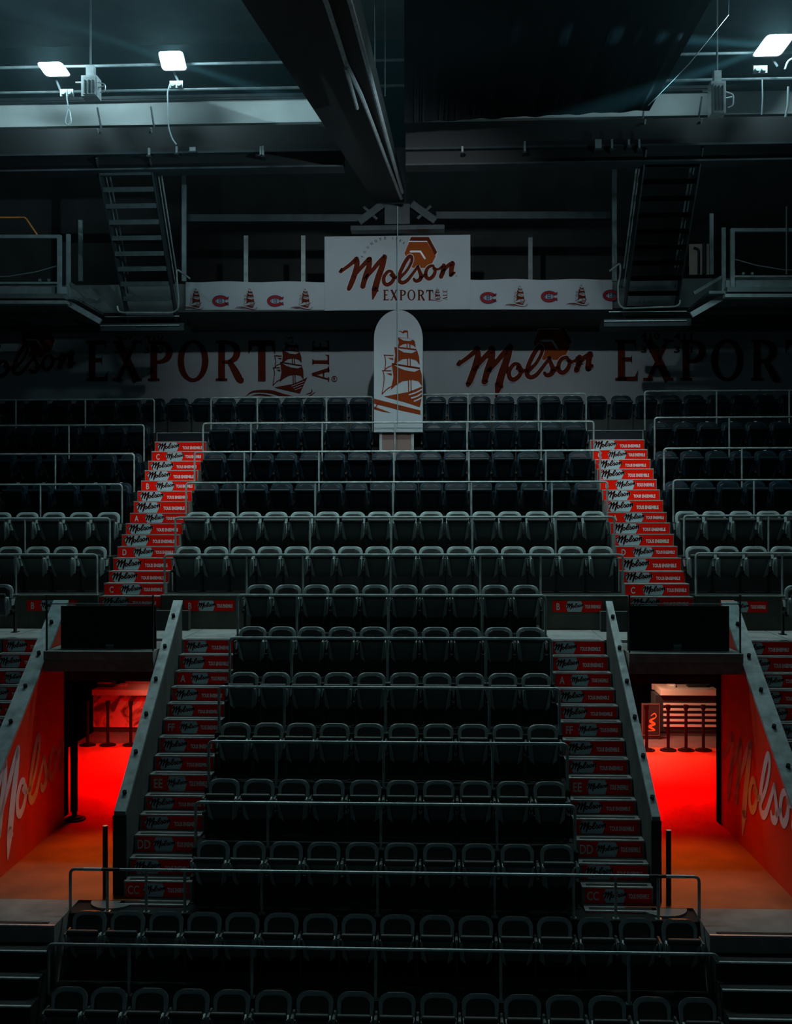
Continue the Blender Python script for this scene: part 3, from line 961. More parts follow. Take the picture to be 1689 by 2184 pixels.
    t = empty('guard_post', (XU(ub, 15.1), 15.1, VF), 'black upright guard post at the mouth of the %s passage' % side, 'post', 'guard posts')
    z1 = P(bp, 1763 if left else 1772, 15.1).z - VF
    bm = bmesh.new(); cyl(bm, (0, 0, 0), (0, 0, z1), .035, 12); obj('shaft', bm, M['post'], t, True)
    bm = bmesh.new(); cyl(bm, (0, 0, z1), (0, 0, z1+.012), .036, 12); obj('post_cap', bm, M['rail'], t, True)
    # black end face of the inner wall
    bm = bmesh.new()
    boxb(bm, XU(min(ui0, ui1)-.02, 15.2), XU(max(ui0, ui1)+.02, 15.2), 15.15, 15.2, VF-.2, capz(15.2)-.05)
    struct('trim_end_%s' % side, bm, M['post'])
    return lo, hi
passage('left', -4.17, -4.03, -6.22, -6.0)
passage('right', 3.11, 3.20, 5.02, 5.24)

# mural lettering on the painted walls (script reads towards the stand on the left wall, towards the pitch on the right)
def wall_art(side, art, name, m, k, y_at, z_at, off):
    u = -6.0 + off if side == 'left' else 5.02 - off
    sgn = 1 if side == 'left' else -1
    def fn(x, y):
        Y = y_at + sgn*x*k
        return (XU(u, Y), Y, z_at + y*k)
    return art, fn
for side in ('left', 'right'):
    art = SCR_IN.clip()
    k = .0031
    if side == 'left': y_at, z_at = 14.38, CAMZ-2.68
    else: y_at, z_at = 19.45, CAMZ-2.68
    ymax = YCOR-.02
    _, fn = wall_art(side, art, 'm', None, k, y_at, z_at, .006)
    art = art.clip((13.25-y_at)/k if side == 'left' else (y_at-18.98)/k, (18.68-y_at)/k if side == 'left' else (y_at-13.25)/k)
    rt = empty('mural_lettering', (XU(-6.0 if side == 'left' else 5.02, 17), 17, VF+1), 'large white script word painted on the red wall of the %s passage' % side, 'lettering', 'wall murals')
    art.build('script', M['mural'], rt, lambda x, y: Vector(fn(x, y)) - rt.location)

# ------------------------------------------------------------------ concession stands at the back of the passages
def stanchion_post(x, ypx, label, h=1.0):
    p = PZ(x, ypx, VF)
    t = empty('queue_post', (p.x, p.y, VF), label, 'queue post', 'black queue posts')
    bm = bmesh.new(); cyl(bm, (0, 0, .0), (0, 0, .025), .18, 20); cyl(bm, (0, 0, .025), (0, 0, .05), .11, 20); obj('base', bm, M['postblack'], t, True)
    bm = bmesh.new(); cyl(bm, (0, 0, .05), (0, 0, h-.1), .034, 12); obj('shaft', bm, M['postblack'], t, True)
    bm = bmesh.new(); cyl(bm, (0, 0, h-.1), (0, 0, h), .05, 12); obj('belt_head', bm, M['postblack'], t, True)
for x, l in ((187, 'leftmost of three'), (230, 'middle of three'), (279, 'rightmost of three')):
    stanchion_post(x, 1590, 'black queue post, %s by the counter seen through the left passage' % l)
stanchion_post(160, 1748, 'black queue post against the dark wall inside the left passage', 1.05)
for x, l in ((1379, 'leftmost, mostly hidden'), (1425, 'second from left'), (1463, 'third from left'), (1500, 'fourth from left'), (1549, 'rightmost, mostly hidden')):
    stanchion_post(x, 1601, 'black queue post, %s, seen through the right passage' % l)

YC = 26.4
def stand(side):
    left = side == 'left'
    xa, xb = (186, 345) if left else (1398, 1552)
    A, B = P(xa, 1500, YC).x, P(xb, 1500, YC).x
    t = empty('concession_counter', (A, YC, VF), 'pale topped serving counter with %s seen through the %s passage' % ('a stained front' if left else 'a slatted black front', side), 'counter', 'serving counters')
    w = B-A
    bm = bmesh.new(); boxb(bm, 0, w, .02, .6, 0, .95); obj('body', bm, M['darkwall'], t)
    z0 = P(xa, 1483, YC-.1).z - VF; z1 = P(xa, 1471, YC-.1).z - VF
    bm = bmesh.new(); boxb(bm, .1, w+.3, -.1, .75, z0, z1); obj('counter_top', bm, M['counter'], t)
    if left:
        bm = bmesh.new(); boxb(bm, 0.0, w, 0, .02, .12, .92); obj('front_panel', bm, M['stained'], t)
    else:
        bm = bmesh.new(); boxb(bm, 0, w, 0, .02, .1, .95); obj('front_panel', bm, M['post'], t)
        for k in range(5):
            bm = bmesh.new(); boxb(bm, .18, w-.12, -.03, .0, .22+.125*k, .27+.125*k); obj('slat', bm, M['counter'], t)
    # equipment
    for (x, y, s, nm, lab) in (((222, 1466, .5, 'warmer', 'low dark food warmer on the counter in the left passage'), (262, 1466, .16, 'napkin_box', 'small pale box on the counter in the left passage')) if left
                               else ((1485, 1470, .42, 'till', 'dark till with a white strip on the counter in the right passage'), (1431, 1478, .16, 'napkin_box', 'small pale box on the counter in the right passage'))):
        p = P(x, y, YC+.4)
        q = empty(nm, (p.x, YC+.4, VF+z1), lab, 'appliance' if nm != 'napkin_box' else 'box', None)
        bm = bmesh.new(); boxb(bm, -s/2, s/2, -.12, .12, 0, .13 if nm != 'napkin_box' else .07); obj('housing', bm, M['post'] if nm != 'napkin_box' else M['counter'], q)
        bm = bmesh.new(); boxb(bm, -s/2+.03, s/2-.03, -.125, -.12, .085 if nm != 'napkin_box' else .03, .115 if nm != 'napkin_box' else .06)
        obj('label_strip', bm, M['white'], q)
    xw0, xw1 = (268, 345) if left else (1390, 1424)
    bm = bmesh.new(); boxb(bm, P(xw0, 1460, 27.6).x, P(xw1, 1460, 27.6).x, 27.55, 27.65, VF+.9, VF+2.3)
    struct('wall_stand_%s' % side, bm, M['counter'])
stand('left'); stand('right')
# dark poster left of the right counter
a, b = P(1368, 1568, 26.0), P(1408, 1500, 26.0)
t = empty('poster', (a.x, 26.0, VF), 'dark framed poster of a tan shape beside the right passage counter', 'poster')
bm = bmesh.new(); boxb(bm, 0, b.x-a.x, 0, .04, 0, b.z-VF); obj('board', bm, M['post'], t)
bm = bmesh.new()
w, z0, z1 = b.x-a.x, a.z-VF, b.z-VF
tube(bm, [(.02, -.005, z0), (.02, -.005, z1-.02), (w-.02, -.005, z1-.02), (w-.02, -.005, z0), (.02, -.005, z0)], .006, 6); obj('border', bm, M['brownbase'], t)
A = Art()
A.stroke([(.22, .45, .02), (.3, .5, .03), (.33, .42, .02), (.2, .33, .06), (.3, .26, .05), (.18, .2, .06), (.3, .12, .03), (.14, .1, .02)])
A.build('artwork', M['orangebar'], t, lambda x, y: (x, -.004, y+z0))

# ------------------------------------------------------------------ fascia, banners, column
YFA = 25.6
zb = P(844, 661, YFA).z
bm = bmesh.new()
boxb(bm, -16, 16, YFA+.03, YBACK+.3, zb+.0, zb+.06)
boxb(bm, -16, 16, YFA+.03, YFA+.25, zb+.06, P(500, 604, YFA).z)
boxb(bm, P(694, 560, YFA).x, P(1001, 560, YFA).x, YFA+.03, YFA+.25, zb+.06, P(844, 504, YFA).z)
struct('wall_balcony', bm, M['soffit'])
bm = bmesh.new(); boxb(bm, -16, 16, YBACK+.02, YBACK+.3, 6.5, zb+.06); struct('wall_back', bm, M['soffit'])

def flat(Yp):            # art in photo pixels -> the plane at Yp
    return lambda x, y: P(x, y, Yp)

def wavy_sheet(bm, x0, x1, ytop, ybot, Y, n=40, amp=.012, top_wave=.0):
    """hanging cloth: px corners, gentle folds"""
    top, bot, tb, bb = [], [], [], []
    for k in range(n+1):
        t = k/n
        x = x0 + (x1-x0)*t
        f = amp*math.sin(t*17.0) + amp*.6*math.sin(t*41+1.3)
        yt = ytop + top_wave*math.sin(t*14+.5)
        a, b = P(x, yt, Y), P(x, ybot, Y)
        for L, p, o in ((top, a, 0), (bot, b, 0), (tb, a, .012), (bb, b, .012)):
            L.append(bm.verts.new((p.x, p.y + f*(.4 if L in (top, tb) else 1) + o, p.z)))
    for k in range(n):
        bm.faces.new((top[k], top[k+1], bot[k+1], bot[k]))
        bm.faces.new((tb[k+1], tb[k], bb[k], bb[k+1]))
        bm.faces.new((top[k], tb[k], tb[k+1], top[k+1]))
        bm.faces.new((bot[k], bot[k+1], bb[k+1], bb[k]))

# big sign over the column
t = empty('brand_banner', (P(848, 660, YFA).x, YFA, zb), 'tall white banner with a red script word, hexagon and small ship above the column', 'banner')
o0 = t.location.copy()
bm = bmesh.new()
a, b = P(692.5, 661, YFA), P(1003, 501, YFA)
boxb(bm, a.x-o0.x, b.x-o0.x, -.012, .02, 0, b.z-o0.z)
obj('cloth', bm, M['banner'], t)
zx, zy, zk = 690, 495, 320/1689.0
def FA(off):
    return lambda x, y: P(zx + x*zk, zy - y*zk, YFA-off) - o0
CHIPO.build('chip_edge', M['outline'], t, FA(.016))
CHIP.build('chip', M['orange'], t, FA(.019)); CHIPD.build('chip_side', M['brown'], t, FA(.019))
CHIPW.build('chip_chevron', M['white'], t, FA(.022))
SCR_OUT.build('script_edge', M['outline'], t, FA(.022)); SCR_IN.build('script', M['brown'], t, FA(.025))
w = serif_word('EXPORT', .13)
X_ = Art(); X_.add(w, (1238-668)/w.w, 118, 668, -768); X_.build('export_lettering', M['brown'], t, FA(.018))
al = serif_word('ALE', .12)
Art().add(al, 118/al.w, 50, 1392, -765, PI/2).build('ale_lettering', M['brown'], t, FA(.018))
Art().add(SHIP_F, .125, .125, 1215, -585).build('ship_emblem', M['brown'], t, FA(.021))
Art().add(SHIP_FW, .125, .125, 1215, -585).build('ship_sails', M['banner'], t, FA(.0235))
fa = Art()
txt = 'FOUNDED 1786'
pos = [(437,275,75),(463,223,60),(497,172,50),(541,130,38),(590,100,27),(640,78,16),(693,68,4),None,(778,72,-8),(822,78,-18),(863,95,-28),(905,122,-38)]
for c, p in zip(txt, pos):
    if p is None: continue
    g = text_art(c, .01, .85)
    r = math.radians(p[2])
    fa.add(g, 30, 30, p[0]-g.w*15*math.cos(r)+15*math.sin(r), -p[1]-g.w*15*math.sin(r)-15*math.cos(r), r)
fa.build('founded_lettering', M['black'], t, FA(.018))
Art().ring(1495, -495, 8, 8, 3).build('trade_mark', M['brown'], t, FA(.018))

# long low banners left and right
def ch_logo():
    red, dk, bl = Art(), Art(), Art()
    dk.ring(0, 0, 92, 58, 46, .42, 2*PI-.42); red.ring(0, 0, 92, 58, 32, .42, 2*PI-.42)
    dk.poly([(68,48),(118,62),(108,18),(72,26)]).poly([(68,-48),(118,-62),(108,-12),(72,-26)])
    red.poly([(70,44),(108,54),(102,24),(74,30)]).poly([(70,-44),(108,-54),(100,-18),(74,-30)])
    for s in (-1, 1): bl.stroke([(s*20, 32), (s*20, -32)], 8, caps=False, smooth=False).stroke([(s*48, 20), (s*58, 0), (s*48, -20)], 6, caps=False, smooth=False)
    bl.stroke([(-20, 12), (20, 12)], 6, caps=False).stroke([(-20, -12), (20, -12)], 6, caps=False).ring(0, 22, 7, 7, 4).ring(0, -22, 7, 7, 4)
    return red, dk, bl
CR, CD, CB = ch_logo()
def low_banner(side, x0, x1, ships, chs):
    left = side == 'left'
    t = empty('hanging_emblem_banner', (P((x0+x1)/2, 661, YFA).x, YFA, zb), 'long low white banner of small ships and round club badges, %s of the tall banner' % side, 'banner', 'emblem banners')
    o0 = t.location.copy()
    bm = bmesh.new()
    yt, yb = (601, 661) if left else (596, 660)
    wavy_sheet(bm, x0, x1, yt, yb, YFA-.0, 40, .008, 1.2)
    bmesh.ops.translate(bm, verts=bm.verts[:], vec=-o0)
    obj('cloth', bm, M['banner'], t)
    for (cx, base) in ships:
        k = .0365
        f = lambda off: (lambda x, y: P(cx + (x-560)*k, base - (y+1530)*k, YFA-off) - o0)
        SHIP_F.build('ship_emblem', M['brown'], t, f(.022)); SHIP_FW.build('ship_sails', M['outline'], t, f(.025))
    for (cx, cy) in chs:
        k = .155
        f = lambda off: (lambda x, y: P(cx + x*k, cy - y*k, YFA-off) - o0)
        CD.build('badge_edge', M['chblue'], t, f(.020)); CR.build('badge_ring', M['chred'], t, f(.023)); CB.build('badge_letter', M['chblue'], t, f(.023))
low_banner('left', 396, 692, [(419,659),(534,659),(652,659)], [(470,642),(587,642)])
low_banner('right', 1003, 1306, [(1110,653),(1241,651)], [(1041,635),(1171,632.5),(1303,630)])

# the great back banner (two halves), behind the top row
def great_banner(side, x0, x1, script_px, exp, shp):
    t = empty('hanging_back_banner', (P((x0+x1)/2, 850, YBACK).x, YBACK-.05, P(844, 850, YBACK).z-.35), 'huge white banner with script and serif lettering on the back wall, %s of the column' % side, 'banner', 'back banners')
    o0 = t.location.copy()
    bm = bmesh.new(); wavy_sheet(bm, x0, x1, 707, 862, YBACK-.05, 90, .012)
    bmesh.ops.translate(bm, verts=bm.verts[:], vec=-o0); obj('cloth', bm, M['banner'], t)
    Yb = YBACK-.05
    k, ox, oy = script_px
    f = lambda off: (lambda x, y: P(ox + x*k, oy - y*k, Yb-off) - o0)
    CHIPO.build('chip_edge', M['outline'], t, f(.028))
    CHIP.build('chip', M['orange'], t, f(.033)); CHIPD.build('chip_side', M['brown'], t, f(.033)); CHIPW.build('chip_chevron', M['white'], t, f(.037))
    SCR_OUT.build('script_edge', M['outline'], t, f(.037)); SCR_IN.build('script', M['brown'], t, f(.042))
    ex0, ex1, ey0, ey1 = exp
    f2 = lambda off: (lambda x, y: P(x, -y, Yb-off) - o0)
    w = serif_word('EXPORT', .12)
    Art().add(w, (ex1-ex0)/w.w, ey1-ey0, ex0, -ey1).build('export_lettering', M['brown'], t, f2(.028))
    if shp:
        k2, sx, sy = shp
        f3 = lambda off: (lambda x, y: P(sx + x*k2, sy - y*k2, Yb-off) - o0)
        SHIP_F.build('ship_emblem', M['brown'], t, f3(.033)); SHIP_FW.build('ship_sails', M['banner'], t, f3(.038))
        al = serif_word('ALE', .1)
        Art().add(al, 88/al.w, 36, 702, -812, PI/2).build('ale_lettering', M['brown'], t, f2(.028))
        Art().ring(713, -808, 5.5, 5.5, 1.2).add(text_art('R', .02), 6, 6, 711, -811).build('trade_mark', M['brown'], t, f2(.028))
great_banner('left', -220, 797, (.2062, -146, 680), (182, 590, 726, 813), (.1088, 563, 680))
great_banner('right', 902, 1900, (.2225, 935, 678), (1310, 1738, 724, 812), None)
# shadowed section numbers stencilled on the banner
for (x, y, s) in ((244, 725, '409'), (308, 725, '410'), (244, 753, '309'), (308, 753, '310'), (1367, 724, '410'), (1437, 724, '411'), (1367, 752, '310'), (1437, 752, '311')):
    g = text_art(s, .02, .95)
    side = 'left' if x < 800 else 'right'
    p = P(x+20, y, YBACK-.08)
    t = empty('section_sign', (p.x, YBACK-.08, p.z), 'dark section number %s on the %s back banner' % (s, side), 'number', 'section numbers')
    o0 = t.location.copy()
    Art().add(g, 40/g.w, 14, x, -y).build('numerals', M['black'], t, lambda xx, yy: P(xx, -yy, YBACK-.095) - o0)

# the round-topped column wrapped with the ship
YCO = 25.15
t = empty('wrapped_column', (P(849, 920, YCO).x, YCO, P(849, 922, YCO).z), 'white round-topped column wrap printed with a tall brown sailing ship', 'column wrap')
o0 = t.location.copy()
pts = []
cxp, hw, ytop, ys = 849.5, 52.0, 661, 722
for k in range(25):
    a = PI*k/24
    pts.append((cxp + hw*math.cos(a), ys - (ys-ytop)*math.sin(a)))
pts += [(cxp-hw, 922), (cxp+hw, 922)]
NB = 13
bm = bmesh.new()
def front_y(x):           # shallow bowed front
    return 0.0
front = [bm.verts.new(P(x, y, YCO) + Vector((0, front_y(x), 0)) - o0) for x, y in pts]
back = [bm.verts.new(Vector((v.co.x, .42, v.co.z))) for v in front]
n = len(pts)
for k in range(n):
    bm.faces.new((front[k], back[k], back[(k+1) % n], front[(k+1) % n]))
bm.faces.new(back[::-1])
# front face as vertical strips between matching left/right points
for k in range(12):
    a, b, c, d = front[k], front[k+1], front[24-k-1], front[24-k]
    m1 = [bm.verts.new(((a.co*(1-s) + d.co*s) - Vector((0, 0, 0)))) for s in (.25, .5, .75)]
    m2 = [bm.verts.new((b.co*(1-s) + c.co*s)) for s in (.25, .5, .75)] if k < 11 else None
    for L, (A_, D_) in ((m1, (a, d)),) + (((m2, (b, c)),) if m2 else ()):
        for v, s in zip(L, (.25, .5, .75)):
            px = A_.co.x*(1-s) + D_.co.x*s
            half = P(cxp+hw, ys, YCO).x - o0.x
            v.co.y = 0.0
    if m2:
        r1, r2 = [a]+m1+[d], [b]+m2+[c]
        for s in range(4): bm.faces.new((r1[s], r1[s+1], r2[s+1], r2[s]))
    else:
        r1 = [a]+m1+[d]
        for s in range(4): bm.faces.new((r1[s], r1[s+1], b)) if b is c else None
a, d, c, b = front[0], front[24], front[25], front[26]
rows = []
for (A_, D_) in ((a, d), (b, c)):
    L = []
    for s in (.25, .5, .75):
        v = bm.verts.new(A_.co*(1-s) + D_.co*s)
        half = abs(A_.co.x)
        v.co.y = 0.0
        L.append(v)
    rows.append([A_]+L+[D_])
for s in range(4): bm.faces.new((rows[0][s], rows[0][s+1], rows[1][s+1], rows[1][s]))
obj('wrap', bm, M['banner'], t, True)
def colmap(off):
    def fn(x, y):
        px, py = 790 + x*.14205, 655 - y*.14205
        px = min(px, 901)
        p = P(px, py, YCO)
        return Vector((p.x, p.y + front_y(px) - off, p.z)) - o0
    return fn
SHIP_C.build('ship_emblem', M['sail'], t, colmap(.012)); SHIP_CW.build('ship_sails', M['banner'], t, colmap(.02))
# pedestal under the wrap
t = empty('column_pedestal', (P(846, 960, YCO+.1).x, YCO+.1, FZ[12]), 'brown boxy pedestal with pale corner strips under the ship column', 'pedestal')
o0 = t.location.copy()
zt = P(846, 922, YCO).z - o0.z
hw = (P(880, 930, YCO).x - P(812, 930, YCO).x)/2
bm = bmesh.new(); boxb(bm, -hw, hw, 0, .35, 0, zt); obj('body', bm, M['brownbase'], t)
for s in (-1, 1):
    bm = bmesh.new(); boxb(bm, s*hw-.03, s*hw+.03, -.02, .03, 0, zt); obj('corner_strip', bm, M['rail'], t)

# hanging wire in front of column
t = empty('hanging_wire', (P(848, 905, 24.3).x, 24.3, P(848, 905, 24.3).z), 'thin pale wire hanging from the roof node down past the tall banner', 'wire')
bm = bmesh.new(); p = P(848, 440, 24.3) - t.location; cyl(bm, (0, 0, 0), p, .008, 6); obj('strand', bm, M['wire'], t)

# ------------------------------------------------------------------ glazed boxes above the fascia
bm = bmesh.new(); boxb(bm, -16, 16, 29.3, 29.5, zb, CAMZ+9.5); struct('wall_suite', bm, M['darkwall'])
bm = bmesh.new(); boxb(bm, -16, 16, 28.85, 29.3, zb+.0, zb+.06); struct('floor_suite', bm, M['darkwall'])
def px_bar(name, label, cat, pts, Y, wpx, m, group=None, dy=.1):
    """upright or level bar through photo points on plane Y"""
    (x0, y0), (x1, y1) = pts
    a, b = P(x0, y0, Y), P(x1, y1, Y)
    t = empty(name, ((a+b)/2 if abs(x1-x0) > abs(y1-y0) else (a if a.z < b.z else b)), label, cat, group)
    w = wpx*Y/FPX
    bm = bmesh.new(); beam(bm, a-t.location, b-t.location, dy if abs(x1-x0) > abs(y1-y0) else w, w if abs(x1-x0) > abs(y1-y0) else dy)
    obj('bar', bm, m, t)
    return t
for x, w, l in ((525, 6, 'left'), (647, 6, 'right')):
    px_bar('window_mullion', 'slim grey upright between dark panes, %s of two left of the tall banner' % l, 'mullion', ((x, 612), (x, 503)), 26.2, w, M['rail'], 'mullions')
px_bar('window_mullion', 'slim grey upright in the dark strip right of the tall banner', 'mullion', ((1131, 605), (1131, 500)), 27.2, 4, M['steelgrey'], 'mullions')
for x, l in ((393, 'left'), (1310, 'right')):
    px_bar('hanger_post', 'tall thin grey post at the %s end of the emblem banners' % l, 'post', ((x, 600), (x, 345)), 25.2, 7, M['steelgrey'], 'hanger posts')
px_bar('cross_beam', 'level grey beam left of the roof node above the banners', 'beam', ((395, 467), (772, 467)), 25.4, 15, M['steel'], 'cross beams', .2)
px_bar('cross_beam', 'level grey beam right of the roof node above the banners', 'beam', ((930, 461), (1312, 461)), 25.4, 15, M['steel'], 'cross beams', .2)
# roof node over the tall banner
t = empty('roof_node', P(848, 492, 25.2), 'dark steel gusset with angled brackets above the tall banner', 'bracket')
o0 = t.location.copy()
bm = bmesh.new()
boxb(bm, -1.05, 1.05, -.1, .25, .0, .1); boxb(bm, -.28, .28, -.2, .25, .1, .55)
obj('gusset', bm, M['steel'], t)
for s in (-1, 1):
    bm = bmesh.new(); beam(bm, (s*.85, -.1, .16), (s*.32, -.1, .55), .2, .16); beam(bm, (s*.45, -.12, .22), (s*.75, -.12, .5), .1, .06); obj('bracket', bm, M['steel'], t)

# ------------------------------------------------------------------ roof steel
struct('ceiling', (lambda b: (boxb(b, -18, 18, 4, 30, CAMZ+12.6, CAMZ+12.8), b)[1])(bmesh.new()), M['ceiling'])
G_FAR = [P(800, 432, 24.9), P(862, 432, 24.9), P(862, 400, 24.9), P(815, 400, 24.9)]
G_NEAR = [P(455, -90, 13.5), P(722, -90, 13.5), P(722, -200, 13.5), P(475, -200, 13.5)]
def girder_gap(Y, m=.06):
    q = [a + (b-a)*((Y-a.y)/(b.y-a.y)) for a, b in zip(G_NEAR, G_FAR)]
    return min(p.x for p in q)-m, max(p.x for p in q)+m
# white girder behind the dark main beam
YG1 = 23.2
YB1 = 22.4
for side in ('left', 'right'):
    g = girder_gap(YG1+.1, .15)
    X0, X1 = (-14, g[0]) if side == 'left' else (g[1], 14)
    t = empty('white_girder', P(844, 258, YG1), 'long white painted roof girder lit by floodlights, %s of the raking girder' % side, 'girder', 'white girders')
    o0 = t.location.copy()
    zt0, zb0 = P(844, 208, YG1).z - o0.z, P(844, 258, YG1).z - o0.z
    X0 -= o0.x; X1 -= o0.x
    bm = bmesh.new()
    boxb(bm, X0, X1, 0, .1, zb0, zt0); boxb(bm, X0, X1, -.12, .2, zb0-.03, zb0); obj('web', bm, M['whitebeam'], t)
    bm = bmesh.new(); boxb(bm, X0, X1, -.1, .25, zt0, zt0+.05); boxb(bm, X0, X1, -.12, -.1, zt0+.03, zt0+.09); obj('flange', bm, M['steel'], t)
    g = girder_gap(YB1+.1, .2)
    X0, X1 = (-14, g[0]) if side == 'left' else (g[1], 14)
    t = empty('main_beam', P(844, 358, YB1), 'deep dark roof beam under the floodlights, %s of the raking girder' % side, 'beam', 'main beams')
    o0 = t.location.copy()
    X0 -= o0.x; X1 -= o0.x
    zt1 = P(844, 262, YB1).z - o0.z; zm1 = P(844, 322, YB1).z - o0.z
    bm = bmesh.new(); boxb(bm, X0, X1, .0, .12, .03, zt1); obj('web', bm, M['blacksteel'], t)
    bm = bmesh.new(); boxb(bm, X0, X1, -.15, .3, 0, .035); boxb(bm, X0, X1, -.14, .26, zm1-.02, zm1+.02); obj('flange', bm, M['steel'], t)
# upper rails behind floodlights
for y, l, Y in ((128, 'upper', 22.13), (183, 'lower', 22.13)):
    a = P(-60, y+14, Y); b = P(1760, y-14, Y)
    t = empty('lighting_pipe', ((a.x+b.x)/2, Y, (a.z+b.z)/2), 'thin %s pipe crossing behind the floodlights' % l, 'pipe', 'lighting pipes')
    bm = bmesh.new(); cyl(bm, (-9, 0, 0), (9, 0, 0), .03, 8); obj('tube', bm, M['steelgrey'], t, True)

# raking box girder dropping to the node
t = empty('raking_girder', P(846, 440, 24.9), 'huge dark raking girder descending to the roof node', 'girder')
o0 = t.location.copy()
far, near = G_FAR, G_NEAR
gn = (near[1]-near[0]).cross(far[0]-near[0]).normalized()
if gn.z > 0: gn = -gn
def on_girder(x, y, off):           # a point just under the girder's lower face
    d = ray(x, y)
    return CAM + d*((near[0]-CAM).dot(gn)/d.dot(gn)) + gn*off
bm = bmesh.new(); hexa(bm, [p-o0 for p in far], [p-o0 for p in near]); obj('box', bm, M['blacksteel'], t)
for pts, l in (([(670, -60), (697, 0), (738, 128), (770, 195), (856, 418)], 'left'), ([(730, -55), (748, 0), (775, 100), (825, 290), (858, 405)], 'right')):
    bm = bmesh.new()
    n = len(pts)
    q = [on_girder(x, y, .05) - o0 for x, y in pts]
    tube(bm, q, .036, 8); obj('edge_pipe', bm, M['bright'], t, True)
bm = bmesh.new()
tube(bm, [on_girder(738, 128, .12)-o0, on_girder(762, 215, .12)-o0], .03, 8); obj('conduit', bm, M['bright'], t, True)
for x, y1, l in ((800, 205, 'left'), (821, 205, 'right'), (760, 20, 'short')):
    a, b = P(x, y1, 21.5), P(x, -60, 21.5)
    t = empty('hanging_drop_wire', a, 'thin dark drop wire beside the raking girder, %s one' % l, 'wire', 'drop wires')
    bm = bmesh.new(); cyl(bm, (0, 0, 0), b-a, .012, 6); obj('strand', bm, M['steelgrey'], t)

# black drape hung right of the raking girder
t = empty('black_drape', P(1080, 250, 21.2), 'wide black drape with soft folds hung under the roof right of the girder', 'drape')
o0 = t.location.copy()
bm = bmesh.new()
top, bot = [], []
N = 60
for k in range(N+1):
    s = k/N
    xt, xb = 862 + (1550-862)*s, 862 + (1385-862)*s
    f = .03*math.sin(s*38) + .02*math.sin(s*71+1)
    yb = 262 - 26*s
    top.append(bm.verts.new(P(xt, -60, 21.2) + Vector((0, f, 0)) - o0))
    bot.append(bm.verts.new(P(xb, yb, 21.2) + Vector((0, f, 0)) - o0))
for k in range(N): bm.faces.new((top[k], top[k+1], bot[k+1], bot[k]))
bmesh.ops.solidify(bm, geom=bm.faces[:], thickness=.01)
obj('cloth', bm, M['blackcloth'], t, True)
t = empty('hanging_cable', P(1382, 225, 21.0), 'thin pale cable slanting along the edge of the black drape', 'cable')
o0 = t.location.copy()
bm = bmesh.new(); tube(bm, [P(1554, -20, 21.0)-o0, P(1553, 32, 21.0)-o0, P(1470, 135, 21.0)-o0, P(1382, 225, 21.0)-o0], .01, 6); obj('strand', bm, M['cable'], t)

# small clips and clamps on the main beam
for k, (x, y, hgt) in enumerate(((318, 316, 16), (377, 312, 14), (411, 311, 9), (556, 314, 18), (561, 314, 20), (986, 311, 12), (1119, 305, 22), (1276, 300, 20), (1305, 300, 20), (1341, 297, 14), (1363, 300, 20))):
    p = P(x, y+hgt/2+8, 22.2)
    t = empty('beam_clamp', p, 'small pale clamp on the dark main beam, %s from the left' % ORD[k], 'clamp', 'beam clamps')
    hh = hgt*22.2/FPX
    w = .06 if k in (2, 7) else .018
    bm = bmesh.new(); boxb(bm, -w, w, -.03, .03, 0, hh); obj('clip', bm, M['bright'], t)
    bm = bmesh.new(); boxb(bm, -w-.02, w+.02, -.05, .25, -.03, 0.0); obj('foot_plate', bm, M['steel'], t)

